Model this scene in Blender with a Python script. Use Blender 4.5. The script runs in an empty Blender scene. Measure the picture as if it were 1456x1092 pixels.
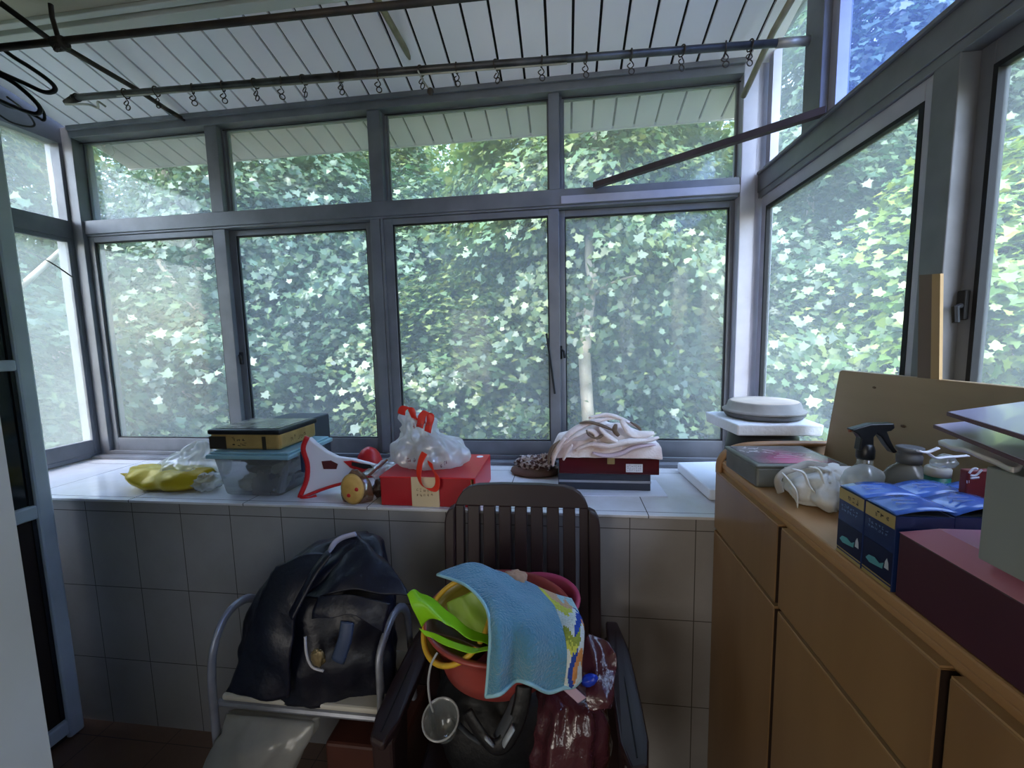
import bpy, math, random
import numpy as np
from mathutils import Vector, Matrix, noise, Euler
sc = bpy.context.scene
col = sc.collection
rnd = random.Random(7)
PI = math.pi
# ------------------------------------------------------------------ camera
F_PX, W, H = 596.72, 1456, 1092
YAW, PITCH, ROLL = -0.12744, -0.1045, -0.02237
CAM = Vector((0, 0, 1.48))
_f = Vector((math.sin(YAW)*math.cos(PITCH), math.cos(YAW)*math.cos(PITCH), math.sin(PITCH)))
_r = Vector((math.cos(YAW), -math.sin(YAW), 0)); _u = _r.cross(_f)
CR = _r*math.cos(ROLL)+_u*math.sin(ROLL); CU = _u*math.cos(ROLL)-_r*math.sin(ROLL)
def ray(x, y): return _f + CR*((x-728)/F_PX) - CU*((y-546)/F_PX)
# survey helpers: where a sight line meets a plane of the room (metres)
def at(x, y, Y): d = ray(x, y); return CAM + d*(Y/d.y)
def atz(x, y, z): d = ray(x, y); return CAM + d*((z-CAM.z)/d.z)
def atx(x, y, X): d = ray(x, y); return CAM + d*(X/d.x)
cd = bpy.data.cameras.new('camera'); cam = bpy.data.objects.new('camera', cd); col.objects.link(cam)
M3 = Matrix((CR, CU, -_f)).transposed()
cam.matrix_world = Matrix.Translation(CAM) @ M3.to_4x4()
cd.sensor_fit = 'HORIZONTAL'; cd.sensor_width = 36; cd.lens = 36*F_PX/W; cd.clip_start = .01; cd.clip_end = 300
sc.camera = cam
# ------------------------------------------------------------------ materials
def lin(c):
    return tuple((v/255/12.92 if v/255 <= .04045 else ((v/255+.055)/1.055)**2.4) for v in c)
def mat(name, c, rough=.5, metal=0., spec=.5, var=None, bump=None, trans=0., ior=1.45, alpha=1., sheen=0., coat=0., sub=None):
    """c: sRGB 0-255. var=(scale, second colour[, contrast]); bump=(scale, strength)"""
    m = bpy.data.materials.new(name); m.use_nodes = True
    n, l = m.node_tree.nodes, m.node_tree.links
    p = n['Principled BSDF']
    p.inputs['Base Color'].default_value = (*lin(c), 1)
    p.inputs['Roughness'].default_value = rough; p.inputs['Metallic'].default_value = metal
    p.inputs['Specular IOR Level'].default_value = spec; p.inputs['IOR'].default_value = ior
    p.inputs['Transmission Weight'].default_value = trans; p.inputs['Alpha'].default_value = alpha
    p.inputs['Sheen Weight'].default_value = sheen; p.inputs['Coat Weight'].default_value = coat
    tc = None
    if var or bump:
        tc = n.new('ShaderNodeTexCoord')
    if var:
        t = n.new('ShaderNodeTexNoise'); t.inputs['Scale'].default_value = var[0]; t.inputs['Detail'].default_value = 5
        l.new(tc.outputs['Object'], t.inputs['Vector'])
        r = n.new('ShaderNodeValToRGB'); k = var[2] if len(var) > 2 else .2
        r.color_ramp.elements[0].position = .5-k; r.color_ramp.elements[1].position = .5+k
        r.color_ramp.elements[0].color = (*lin(c), 1); r.color_ramp.elements[1].color = (*lin(var[1]), 1)
        l.new(t.outputs['Fac'], r.inputs['Fac']); l.new(r.outputs['Color'], p.inputs['Base Color'])
    if bump:
        t = n.new('ShaderNodeTexNoise'); t.inputs['Scale'].default_value = bump[0]; t.inputs['Detail'].default_value = 4
        l.new(tc.outputs['Object'], t.inputs['Vector'])
        b = n.new('ShaderNodeBump'); b.inputs['Strength'].default_value = bump[1]; b.inputs['Distance'].default_value = .01
        l.new(t.outputs['Fac'], b.inputs['Height']); l.new(b.outputs['Normal'], p.inputs['Normal'])
    return m
def film(name, c, amount, rough=.25, streak=6., tint=(255, 255, 255), gloss=.06):
    """thin see-through sheet: clear, part milky (dust or plastic), part mirror"""
    m = bpy.data.materials.new(name); m.use_nodes = True
    n, l = m.node_tree.nodes, m.node_tree.links; n.clear()
    o = n.new('ShaderNodeOutputMaterial'); tr = n.new('ShaderNodeBsdfTransparent'); tr.inputs[0].default_value = (*lin(tint), 1)
    tl = n.new('ShaderNodeBsdfTranslucent'); df = n.new('ShaderNodeBsdfDiffuse')
    tl.inputs[0].default_value = (*lin(c), 1); df.inputs[0].default_value = (*lin(c), 1)
    d = n.new('ShaderNodeMixShader'); d.inputs[0].default_value = .45; l.new(tl.outputs[0], d.inputs[1]); l.new(df.outputs[0], d.inputs[2])
    tc = n.new('ShaderNodeTexCoord'); t = n.new('ShaderNodeTexNoise'); t.inputs['Scale'].default_value = streak; t.inputs['Detail'].default_value = 6
    l.new(tc.outputs['Object'], t.inputs['Vector'])
    mr = n.new('ShaderNodeMapRange'); mr.inputs[1].default_value = .25; mr.inputs[2].default_value = .75
    mr.inputs[3].default_value = amount*.82; mr.inputs[4].default_value = min(1, amount*1.18)
    l.new(t.outputs['Fac'], mr.inputs[0])
    x = n.new('ShaderNodeMixShader'); l.new(mr.outputs[0], x.inputs[0]); l.new(tr.outputs[0], x.inputs[1]); l.new(d.outputs[0], x.inputs[2])
    g = n.new('ShaderNodeBsdfGlossy'); g.inputs['Roughness'].default_value = rough
    y = n.new('ShaderNodeMixShader'); y.inputs[0].default_value = gloss; l.new(x.outputs[0], y.inputs[1]); l.new(g.outputs[0], y.inputs[2])
    l.new(y.outputs[0], o.inputs[0]); return m
def grid_tiles(name, c, c2, grout, sx, sy, ox, oy, axes='XZ', rough=.25, gw=.003, var=(3, .25)):
    """square tile grid laid in two world axes, thin dark joints"""
    m = mat(name, c, rough); n, l = m.node_tree.nodes, m.node_tree.links; p = n['Principled BSDF']
    tc = n.new('ShaderNodeTexCoord'); s = n.new('ShaderNodeSeparateXYZ'); l.new(tc.outputs['Object'], s.inputs[0])
    def joint(ax, size, off):
        a = n.new('ShaderNodeMath'); a.operation = 'SUBTRACT'; l.new(s.outputs[ax], a.inputs[0]); a.inputs[1].default_value = off-100*size
        b = n.new('ShaderNodeMath'); b.operation = 'MODULO'; l.new(a.outputs[0], b.inputs[0]); b.inputs[1].default_value = size
        g = n.new('ShaderNodeMath'); g.operation = 'LESS_THAN'; l.new(b.outputs[0], g.inputs[0]); g.inputs[1].default_value = gw
        return g
    g1, g2 = joint(axes[0], sx, ox), joint(axes[1], sy, oy)
    mx = n.new('ShaderNodeMath'); mx.operation = 'MAXIMUM'; l.new(g1.outputs[0], mx.inputs[0]); l.new(g2.outputs[0], mx.inputs[1])
    t = n.new('ShaderNodeTexNoise'); t.inputs['Scale'].default_value = var[0]; t.inputs['Detail'].default_value = 7; t.inputs['Roughness'].default_value = .65
    l.new(tc.outputs['Object'], t.inputs['Vector'])
    r = n.new('ShaderNodeValToRGB'); r.color_ramp.elements[0].position = .5-var[1]; r.color_ramp.elements[1].position = .5+var[1]
    r.color_ramp.elements[0].color = (*lin(c), 1); r.color_ramp.elements[1].color = (*lin(c2), 1); l.new(t.outputs['Fac'], r.inputs[0])
    q = n.new('ShaderNodeMix'); q.data_type = 'RGBA'; l.new(mx.outputs[0], q.inputs['Factor']); l.new(r.outputs[0], q.inputs['A'])
    q.inputs['B'].default_value = (*lin(grout), 1); l.new(q.outputs['Result'], p.inputs['Base Color'])
    return m
def wood(name, c, c2, axis='Y', scale=9, rough=.45, coat=0.):
    m = mat(name, c, rough, coat=coat); n, l = m.node_tree.nodes, m.node_tree.links; p = n['Principled BSDF']
    tc = n.new('ShaderNodeTexCoord'); mp = n.new('ShaderNodeMapping'); l.new(tc.outputs['Object'], mp.inputs[0])
    mp.inputs['Scale'].default_value = {'X': (.12, 1, 1), 'Y': (1, .12, 1), 'Z': (1, 1, .12)}[axis]
    t = n.new('ShaderNodeTexNoise'); t.inputs['Scale'].default_value = scale; t.inputs['Detail'].default_value = 6; t.inputs['Distortion'].default_value = .6
    l.new(mp.outputs[0], t.inputs['Vector'])
    r = n.new('ShaderNodeValToRGB'); r.color_ramp.elements[0].position = .35; r.color_ramp.elements[1].position = .68
    r.color_ramp.elements[0].color = (*lin(c), 1); r.color_ramp.elements[1].color = (*lin(c2), 1)
    l.new(t.outputs['Fac'], r.inputs[0]); l.new(r.outputs[0], p.inputs['Base Color']); return m
# ------------------------------------------------------------------ mesh builder
WL = {}
def cr(p0, p1, p2, p3, t):
    return .5*((2*p1)+(p2-p0)*t+(2*p0-5*p1+4*p2-p3)*t*t+(3*p1-p0-3*p2+p3)*t*t*t)
def spline(P, k, closed=False):
    """Catmull-Rom through points (tuples/Vectors), k steps a span"""
    P = [Vector(p) for p in P]; n = len(P); out = []
    for i in range(n if closed else n-1):
        g = (lambda j: P[j % n]) if closed else (lambda j: P[max(0, min(n-1, j))])
        for s in range(k): out.append(cr(g(i-1), g(i), g(i+1), g(i+2), s/k))
    if not closed: out.append(P[-1])
    return out
class MB:
    def __init__(s): s.v = []; s.f = []
    def add(s, vs, fs, M=None):
        b = len(s.v); s.v += [(M @ Vector(v)) if M else Vector(v) for v in vs]; s.f += [tuple(b+i for i in f) for f in fs]; return s
    def box(s, a, b, M=None):
        (x, y, z), (X, Y, Z) = a, b
        return s.add([(x, y, z), (X, y, z), (X, Y, z), (x, Y, z), (x, y, Z), (X, y, Z), (X, Y, Z), (x, Y, Z)],
                     [(0, 3, 2, 1), (4, 5, 6, 7), (0, 1, 5, 4), (1, 2, 6, 5), (2, 3, 7, 6), (3, 0, 4, 7)], M)
    def hull(s, lo, hi):
        """prism between two polygons with equal counts"""
        n = len(lo); return s.add(list(lo)+list(hi), [tuple(range(n))[::-1], tuple(range(n, 2*n))]+[(i, (i+1) % n, n+(i+1) % n, n+i) for i in range(n)])
    def extrude(s, poly, d):
        d = Vector(d); return s.hull([Vector(p) for p in poly], [Vector(p)+d for p in poly])
    def tube(s, P, r, n=10, closed=False, flat=None):
        P = [Vector(p) for p in P]; m = len(P); rs = r if isinstance(r, (list, tuple)) else [r]*m
        up = None; vs = []
        for i in range(m):
            a = P[(i-1) % m] if closed or i else P[0]; c = P[(i+1) % m] if closed or i < m-1 else P[-1]
            t = (c-a).normalized()
            if up is None:
                up = Vector((0, 0, 1)) if abs(t.z) < .9 else Vector((0, 1, 0))
            e = t.cross(up).normalized(); up = e.cross(t).normalized()
            for k in range(n):
                an = 2*PI*k/n
                vs.append(P[i]+e*(math.cos(an)*rs[i]*(flat[0] if flat else 1))+up*(math.sin(an)*rs[i]*(flat[1] if flat else 1)))
        fs = [(i*n+k, i*n+(k+1) % n, ((i+1) % m)*n+(k+1) % n, ((i+1) % m)*n+k) for i in range(m if closed else m-1) for k in range(n)]
        if not closed: fs += [tuple(range(n))[::-1], tuple(range((m-1)*n, m*n))]
        return s.add(vs, fs)
    def lathe(s, prof, c, n=32, M=None, cap=True, sx=1, sy=1):
        c = Vector(c); vs = [c+Vector((r*math.cos(2*PI*k/n)*sx, r*math.sin(2*PI*k/n)*sy, z)) for r, z in prof for k in range(n)]
        m = len(prof); fs = [(i*n+k, i*n+(k+1) % n, (i+1)*n+(k+1) % n, (i+1)*n+k) for i in range(m-1) for k in range(n)]
        if cap:
            if prof[0][0] > 1e-4: fs.append(tuple(range(n))[::-1])
            if prof[-1][0] > 1e-4: fs.append(tuple(range((m-1)*n, m*n)))
        return s.add(vs, fs, M)
    def rings(s, R, cap=True):
        n = len(R[0]); m = len(R)
        fs = [(i*n+k, i*n+(k+1) % n, (i+1)*n+(k+1) % n, (i+1)*n+k) for i in range(m-1) for k in range(n)]
        if cap: fs += [tuple(range(n))[::-1], tuple(range((m-1)*n, m*n))]
        return s.add([v for r in R for v in r], fs)
    def sack(s, prof, n=56, folds=7, amp=.08, seed=0, wr=.012, sub=4, wf=14):
        """crumpled bag: prof rows (cx, cy, z, rx, ry) bottom to top; folds deepen upward"""
        rows = []; P = prof
        for i in range(len(P)-1):
            for t in range(sub):
                q = [cr(P[max(0, i-1)][k], P[i][k], P[i+1][k], P[min(len(P)-1, i+2)][k], t/sub) for k in range(5)]; rows.append(q)
        rows.append(P[-1]); R = []; g = random.Random(seed); ph = [g.uniform(0, 6.3) for _ in range(4)]
        for j, (cx, cy, z, rx, ry) in enumerate(rows):
            f = j/(len(rows)-1); ring = []
            for k in range(n):
                a = 2*PI*k/n
                w = 1+amp*(.3+.7*f)*(math.sin(folds*a+ph[0]+2*f)*.6+math.sin((folds*2-3)*a+ph[1]-3*f)*.4)
                p = Vector((cx+rx*w*math.cos(a), cy+ry*w*math.sin(a), z))
                d = noise.noise(p*wf+Vector((seed*3.1, 0, 0)))+.5*noise.noise(p*wf*2.3+Vector((0, seed, 5)))
                o = Vector((math.cos(a), math.sin(a), .3))*d*wr; o.z *= min(1., 3*f)
                ring.append(p+o)
            R.append(ring)
        return s.rings(R)
    def blob(s, c, r, seed=0, amp=.15, fr=6., e=1., M=None, nu=32, nv=20, flat=None):
        c = Vector(c); vs = []; sg = lambda v: math.copysign(abs(v)**e, v)
        for j in range(1, nv):
            th = -PI/2+PI*j/nv
            for k in range(nu):
                a = 2*PI*k/nu
                d = Vector((sg(math.cos(th))*sg(math.cos(a)), sg(math.cos(th))*sg(math.sin(a)), sg(math.sin(th))))
                w = 1+amp*(noise.noise(d*fr*.35+Vector((seed, 2*seed, 0)))+.6*noise.noise(d*fr*.9+Vector((0, seed, 9))))
                p = Vector((d.x*r[0]*w, d.y*r[1]*w, d.z*r[2]*w))
                if flat is not None: p.z = max(p.z, flat)
                vs.append(c+((M @ p) if M else p))
        n = nu; m = nv-1
        fs = [(i*n+k, i*n+(k+1) % n, (i+1)*n+(k+1) % n, (i+1)*n+k) for i in range(m-1) for k in range(n)]+[tuple(range(n))[::-1], tuple(range((m-1)*n, m*n))]
        return s.add(vs, fs)
    def sheet(s, G, k=6, wr=0., wf=12., seed=0):
        """smooth cloth through a grid of points G[row][col]"""
        A = [spline(r, k) for r in G]; A = list(zip(*A)); A = [spline(c, k) for c in A]; A = list(zip(*A))
        nr, nc = len(A), len(A[0]); vs = []
        for r in A:
            for p in r:
                d = Vector((noise.noise(p*wf+Vector((seed, 0, 0))), noise.noise(p*wf+Vector((0, seed, 3))), noise.noise(p*wf+Vector((5, 0, seed)))))*wr
                vs.append(p+d)
        return s.add(vs, [(i*nc+j, i*nc+j+1, (i+1)*nc+j+1, (i+1)*nc+j) for i in range(nr-1) for j in range(nc-1)])
    def build(s, name, m, parent=None, smooth=False, bevel=0., sub=0, solid=0., origin=None, seg=2):
        vs = s.v
        if parent is not None: o0 = WL[parent]
        elif origin is not None: o0 = Vector(origin)
        else:
            lo = [min(v[i] for v in vs) for i in range(3)]; hi = [max(v[i] for v in vs) for i in range(3)]
            o0 = Vector(((lo[0]+hi[0])/2, (lo[1]+hi[1])/2, lo[2]))
        me = bpy.data.meshes.new(name); me.from_pydata([tuple(v-o0) for v in vs], [], s.f); me.update()
        if smooth:
            for p in me.polygons: p.use_smooth = True
        ob = bpy.data.objects.new(name, me); col.objects.link(ob)
        if isinstance(m, (list, tuple)):
            for q in m: me.materials.append(q)
        else: me.materials.append(m)
        if parent is not None: ob.parent = parent
        else: ob.location = o0
        WL[ob] = o0
        if solid:
            d = ob.modifiers.new('solid', 'SOLIDIFY'); d.thickness = solid; d.offset = 0
        if bevel:
            d = ob.modifiers.new('bevel', 'BEVEL'); d.width = bevel; d.segments = seg; d.limit_method = 'ANGLE'; d.angle_limit = .7
        if sub:
            d = ob.modifiers.new('sub', 'SUBSURF'); d.levels = sub; d.render_levels = sub
        return ob
def tag(o, label, cat, group=None, kind=None):
    o['label'] = label; o['category'] = cat
    if group: o['group'] = group
    if kind: o['kind'] = kind
    return o
def thing(name, label, cat, loc, group=None):
    o = bpy.data.objects.new(name, None); o.empty_display_size = .05; col.objects.link(o)
    o.location = Vector(loc); WL[o] = Vector(loc); return tag(o, label, cat, group)
def struct(name, mb, m, parent=None, origin=(0, 0, 0), **k):
    o = mb.build(name, m, parent, origin=None if parent else origin, **k)
    if parent is None: o['kind'] = 'structure'
    return o
def struct_root(name):
    o = bpy.data.objects.new(name, None); o.empty_display_size = .05; col.objects.link(o); WL[o] = Vector((0, 0, 0)); o['kind'] = 'structure'; return o
def box(a, b): return MB().box(a, b)
def strokes(O, du, dv, rows, cols, seed=0, size=1., lift=None):
    """rows of small pen-stroke marks lying on a surface: O corner, du/dv full extents"""
    g = random.Random(seed); mb = MB(); O = Vector(O); du = Vector(du); dv = Vector(dv); nn = du.cross(dv).normalized()*.0006
    if lift is not None and nn.dot(Vector(lift)) < 0: nn = -nn
    cw, ch = 1/cols, 1/rows
    for i in range(rows):
        for j in range(cols):
            for _ in range(g.choice((3, 4, 5))):
                hz = g.random() < .55
                a, b = (g.uniform(.1, .4), g.uniform(.1, .85)) if hz else (g.uniform(.1, .85), g.uniform(.1, .4))
                w, h = (g.uniform(.35, .5), .1) if hz else (.1, g.uniform(.35, .5))
                q = [(a, b), (a+w, b), (a+w, b+h), (a, b+h)]
                p = [O+du*((j+x*size)*cw)+dv*((i+y*size)*ch)+nn for x, y in q]
                mb.add(p, [(0, 1, 2, 3)])
    return mb
def dup(root, loc, label=None, group=None):
    r = root.copy(); col.objects.link(r); r.location = loc
    if label: r['label'] = label
    if group: r['group'] = group
    for ch in list(root.children):
        c = ch.copy(); col.objects.link(c); c.parent = r
        for g in list(ch.children):
            d = g.copy(); col.objects.link(d); d.parent = c
    return r
# ================================================================== the room
SILL, WY, WX, LX, SF = .924, 1.856, .77, -2.396, 1.312
m_tile = grid_tiles('grey wall tile', (168, 166, 166), (150, 146, 144), (92, 88, 86), .2, .3, -.003, .274, 'XZ', .22)
m_silltile = grid_tiles('white sill tile', (226, 228, 234), (204, 202, 200), (90, 88, 86), .465, .4, -.212, 1.332, 'XY', .16, .003, (5, .22))
m_floor = grid_tiles('brown floor tile', (120, 92, 74), (98, 76, 62), (60, 50, 44), .3, .3, 0, .05, 'XY', .35)
m_white = mat('old white paint', (206, 208, 204), .6, var=(2.5, (190, 190, 180)))
m_plaster = mat('yellowed plaster', (170, 164, 148), .8, var=(3, (168, 160, 140)), bump=(20, .15))
m_slat = mat('white plastic slat', (242, 240, 248), .4, var=(2, (234, 234, 242)))
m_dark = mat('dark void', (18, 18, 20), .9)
m_alu = mat('grey aluminium', (124, 127, 134), .42, .15, var=(9, (106, 109, 116)))
m_alu2 = mat('silver aluminium', (184, 184, 198), .4, .15, var=(9, (166, 166, 180)))
m_rubber = mat('black rubber seal', (22, 24, 28), .7)
m_door = mat('white door frame', (196, 202, 206), .4, var=(6, (176, 184, 188)))
# parapet under the back window with its tiled sill
wb = struct('wall_back', box((LX-.2, SF, 0), (WX+.2, WY+.14, SILL-.010)), m_tile)
struct('sill', MB().box((LX-.2, SF-.006, SILL-.010), (WX+.2, WY+.09, SILL)), m_silltile, wb, bevel=.002)
struct('wall_right', MB().box((WX, -.4, 0), (WX+.2, SF-.013, .955)), m_white)
struct('wall_left', MB().box((LX-.2, .57, 0), (LX, SF-.013, .93)), m_white)
struct('floor', box((-2.9, -3.2, -.12), (WX+.2, SF, 0)), m_floor)
wf = struct('wall_front', MB().box((-2.9, .44, 0), (-.9, .556, 2.75)), m_white)
struct('wall_rear', MB().box((-2.9, -3.3, 0), (WX+.4, -3.2, 2.75)), m_white)
struct('wall_side', MB().box((-3.0, -3.2, 0), (-2.9, .556, 2.75)), m_white)
struct('wall_entry', MB().box((WX, -3.2, 0), (WX+.1, -.4, 2.75)), m_white)
struct('ceiling', MB().box((-2.9, -3.3, 2.655), (WX+.2, 1.47, 2.80)).box((LX, 1.45, 2.68), (WX+.1, 1.5, 2.80)), m_plaster)
struct('trim_1', MB().box((LX, 1.425, 2.632), (WX, 1.47, 2.656)).box((LX, 1.39, 2.642), (WX, 1.415, 2.656)), m_white, bevel=.003)
# sloping slatted lining that runs on outside as the eave
def slz(y): return 2.532+.2754*(WY-y)
mb = MB(); PITCH_S = .096; k0 = int((-2.37-.033)/PITCH_S)-1
for k in range(k0, 9):
    xa = .033+k*PITCH_S+.010; xb = .033+(k+1)*PITCH_S
    xa = max(xa, -2.36); xb = min(xb, WX+.03)
    if xb-xa < .02: continue
    ya, yb = 1.43, 2.135
    lo = [(xa, ya, slz(ya)), (xb, ya, slz(ya)), (xb, yb, slz(yb)), (xa, yb, slz(yb))]
    mb.hull(lo, [Vector(p)+Vector((0, .003, .010)) for p in lo])
sl = struct('trim_2', mb, m_slat)
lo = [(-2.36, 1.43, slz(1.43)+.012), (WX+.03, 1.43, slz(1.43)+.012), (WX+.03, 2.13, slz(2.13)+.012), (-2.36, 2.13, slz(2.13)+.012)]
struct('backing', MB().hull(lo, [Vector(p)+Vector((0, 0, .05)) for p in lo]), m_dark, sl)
struct('fascia', MB().box((-2.365, 2.13, slz(2.13)-.004), (WX+.035, 2.14, slz(2.13)+.07)), m_slat, sl)
# ------------------------------------------------------------------ glazing
m_gl_back = film('dusty window glass', (226, 232, 236), .22, .03, 5., gloss=.01)
m_gl_left = film('grimy window glass', (226, 236, 232), .23, .05, 4., gloss=.02)
m_gl_right = film('hazy window glass', (226, 234, 234), .17, .03, 4., gloss=.03)
m_gl_top = film('milky transom glass', (232, 236, 246), .25, .03, 3.5, gloss=.02)
m_gl_blue = film('bluish window glass', (172, 190, 240), .20, .03, 3.5, (214, 224, 255), gloss=.03)
def frame_rect(mb, ax, x0, x1, z0, z1, d0, d1, wl, wr, wb_, wt):
    """four bars; ax 'y': frame in XZ with depth along Y; ax 'x': frame in YZ with depth along X"""
    def b(a0, a1, c0, c1):
        mb.box((a0, d0, c0), (a1, d1, c1)) if ax == 'y' else mb.box((d0, a0, c0), (d1, a1, c1))
    b(x0, x0+wl, z0, z1); b(x1-wr, x1, z0, z1); b(x0+wl, x1-wr, z0, z0+wb_); b(x0+wl, x1-wr, z1-wt, z1)
    return mb
fr = MB()
fr.box((LX, 1.80, SILL), (.70, 1.93, .940)).box((LX+.05, 1.845, .940), (.70, 1.856, .958))                # stepped bottom track
fr.box((LX+.05, WY, 2.044), (.70, 1.94, 2.108)).box((LX+.05, 1.862, 2.034), (.70, 1.94, 2.044))            # transom rail
fr.box((LX+.05, 1.845, 2.490), (.70, 1.94, 2.535)).box((LX+.05, 1.83, 2.520), (.70, 1.845, 2.540))         # head rail
fr.box((LX, 1.845, .940), (LX+.055, 1.94, 2.54))                                                          # corner posts
for x0, x1 in ((-1.643, -1.581), (-.853, -.793), (-.061, -.016)):
    fr.box((x0, WY, 2.108), (x1, 1.94, 2.49)); fr.box((x1, 1.885, 2.108), (x1+.012, 1.93, 2.49))
fr.box((-.868, 1.862, .958), (-.822, 1.94, 2.034)); fr.box((-.818, 1.862, .958), (-.806, 1.94, 2.034))
tr1 = struct('trim_3', fr, m_alu, bevel=.002)
struct('corner_post', MB().box((.70, 1.85, .940), (.757, 1.94, 2.54)).box((.757, 1.865, .940), (.80, 1.94, 2.62)), m_alu2, tr1, bevel=.003)
struct('bright_rail', MB().box((-.012, 1.852, 2.047), (.70, 1.8555, 2.078)), m_alu2, tr1, bevel=.001)
BAYS = [(-2.341, -1.594, 1.866, m_gl_left, m_alu, .032, .063), (-1.612, -.868, 1.900, m_gl_back, m_alu, .045, .037),
        (-.806, -.022, 1.866, m_gl_back, m_alu, .042, .046), (-.046, .70, 1.900, m_gl_back, m_alu, .048, .018)]
UP = [(-2.341, -1.643), (-1.569, -.853), (-.781, -.061), (-.004, .70)]
for i, (x0, x1, y0, g, ma, wl, wr) in enumerate(BAYS):
    w = struct_root('window_%d' % (i+1))
    wt = .026
    if i == 3: wr = .02
    s_ = struct('sash', frame_rect(MB(), 'y', x0, x1, .9402, 2.032, y0, y0+.026, wl, wr, .0798, wt), ma, w, bevel=.002)
    ins = .006
    struct('gasket', frame_rect(MB(), 'y', x0+wl-.001, x1-wr+.001, 1.019, 2.032-wt+.001, y0+.004, y0+.020, ins, ins, ins, ins), m_rubber, s_)
    struct('glass_pane', box((x0+wl, y0+.011, 1.02), (x1-wr, y0+.014, 2.032-wt)), g, s_, origin=None)
    u0, u1 = UP[i]
    struct('transom_pane', box((u0, 1.905, 2.108), (u1, 1.908, 2.49)), m_gl_top, w)
    struct('transom_bead', frame_rect(MB(), 'y', u0, u1, 2.108, 2.49, 1.895, 1.905, .008, .008, .006, .010), m_alu, w)
    struct('curtain_wire', MB().tube([(u0, 1.88, 2.478), ((u0+u1)/2, 1.88, 2.474), (u1, 1.88, 2.478)], .0022, 6), m_rubber, w)
    if i in (1, 3):
        lx = x0+wl*.5; c = Vector((lx, y0-.004, 1.425))
        la = struct('latch', MB().box((lx-.009, y0-.012, 1.39), (lx+.009, y0, 1.45)), m_rubber, w, bevel=.003)
        struct('latch_lever', MB().tube([c+Vector((0, -.012, .01)), c+Vector((.016, -.018, .0)), c+Vector((.020, -.018, -.03))], .0055, 8), m_rubber, la)
p0, p1 = at(777, 474, 1.855), at(789, 560, 1.855)
tag(MB().tube([p0, p0.lerp(p1, .5), p1], .0045, 6).build('weather_strip', m_rubber), 'loose black rubber strip peeling from the middle window post', 'strip')
# right hand glazing, in the plane X = WX
fr = MB()
fr.box((WX, -.4, 2.044), (WX+.08, 1.87, 2.118)).box((WX-.012, -.4, 2.108), (WX, 1.85, 2.118)).box((WX+.004, -.4, 2.022), (WX+.08, 1.87, 2.044))
fr.box((WX, -.4, 2.62), (WX+.08, 1.87, 2.68)).box((WX, -.4, .955), (WX+.08, 1.85, .98))
fr.box((WX+.004, .990, .98), (WX+.075, 1.052, 2.022))
fr.box((WX-.004, 1.452, 2.118), (WX+.075, 1.548, 2.62))
tr2 = struct('trim_4', fr, m_alu, bevel=.002)
SB = [(1.052, 1.85, WX+.012, .028, .040, m_gl_right), (.22, .990, WX+.040, .03, .030, m_gl_right)]
for i, (y0, y1, xx, wl, wr, g) in enumerate(SB):
    w = struct_root('window_%d' % (5+i))
    s_ = struct('sash', frame_rect(MB(), 'x', y0, y1, .98, 2.022, xx, xx+.026, wl, wr, .06, .045), m_alu2 if i == 0 else m_alu, w, bevel=.002)
    struct('gasket', frame_rect(MB(), 'x', y0+wl-.001, y1-wr+.001, 1.039, 1.978, xx-.001, xx+.02, .014, .010, .006, .010), m_rubber, s_)
    struct('glass_pane', box((xx+.012, y0+wl, 1.04), (xx+.015, y1-wr, 1.977)), g, s_)
    a, b = ((1.548, 1.85), (.22, 1.452))[i]
    struct('transom_pane', box((WX+.05, a, 2.118), (WX+.053, b, 2.62)), m_gl_blue if i else m_gl_right, w)
    struct('transom_bead', frame_rect(MB(), 'x', a, b, 2.118, 2.62, WX+.02, WX+.05, .01, .035, .008, .01), m_alu2, w)
    if i == 1:
        c = Vector((xx-.006, .976, 1.53))
        la = struct('latch', MB().box((xx-.01, .966, 1.50), (xx, .986, 1.56)), m_rubber, w, bevel=.003)
        struct('latch_lever', MB().tube([c, c+Vector((-.02, -.01, -.005)), c+Vector((-.02, -.014, -.035))], .006, 8), m_rubber, la)
struct('wall_jamb', MB().box((WX, -.4, .955), (WX+.1, .22, 2.75)), m_white)
# left hand glazing, in the plane X = LX
fr = MB()
fr.box((LX-.08, .556, 2.022), (LX, 1.85, 2.106)).box((LX-.08, .556, 2.466), (LX, 1.94, 2.72)).box((LX-.08, .556, .93), (LX, 1.85, .95))
fr.box((LX-.08, 1.832, .95), (LX-.002, 1.94, 2.47))
struct('trim_5', fr, m_alu, bevel=.002)
w = struct_root('window_7')
s_ = struct('sash', frame_rect(MB(), 'x', .6, 1.838, .945, 2.022, LX-.028, LX-.004, .03, .018, .075, .02), m_alu, w, bevel=.002)
struct('glass_pane', box((LX-.018, .63, 1.02), (LX-.015, 1.82, 2.002)), m_gl_left, s_)
struct('transom_pane', box((LX-.05, .6, 2.106), (LX-.047, 1.832, 2.466)), m_gl_left, w)
# unseen window frames added around the two fill lights behind the camera
w = struct_root('window_8')
struct('frame', frame_rect(MB(), 'x', -2.16, -.84, .74, 2.26, WX-.03, WX, .06, .06, .06, .06).box((WX-.03, -1.52, .80), (WX, -1.48, 2.20)), m_door, w)
w = struct_root('window_9')
struct('frame', frame_rect(MB(), 'y', -2.81, -1.19, .54, 2.06, -3.2, -3.16, .06, .06, .06, .06).box((-2.02, -3.2, .60), (-1.98, -3.155, 2.0)), m_door, w)
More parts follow.
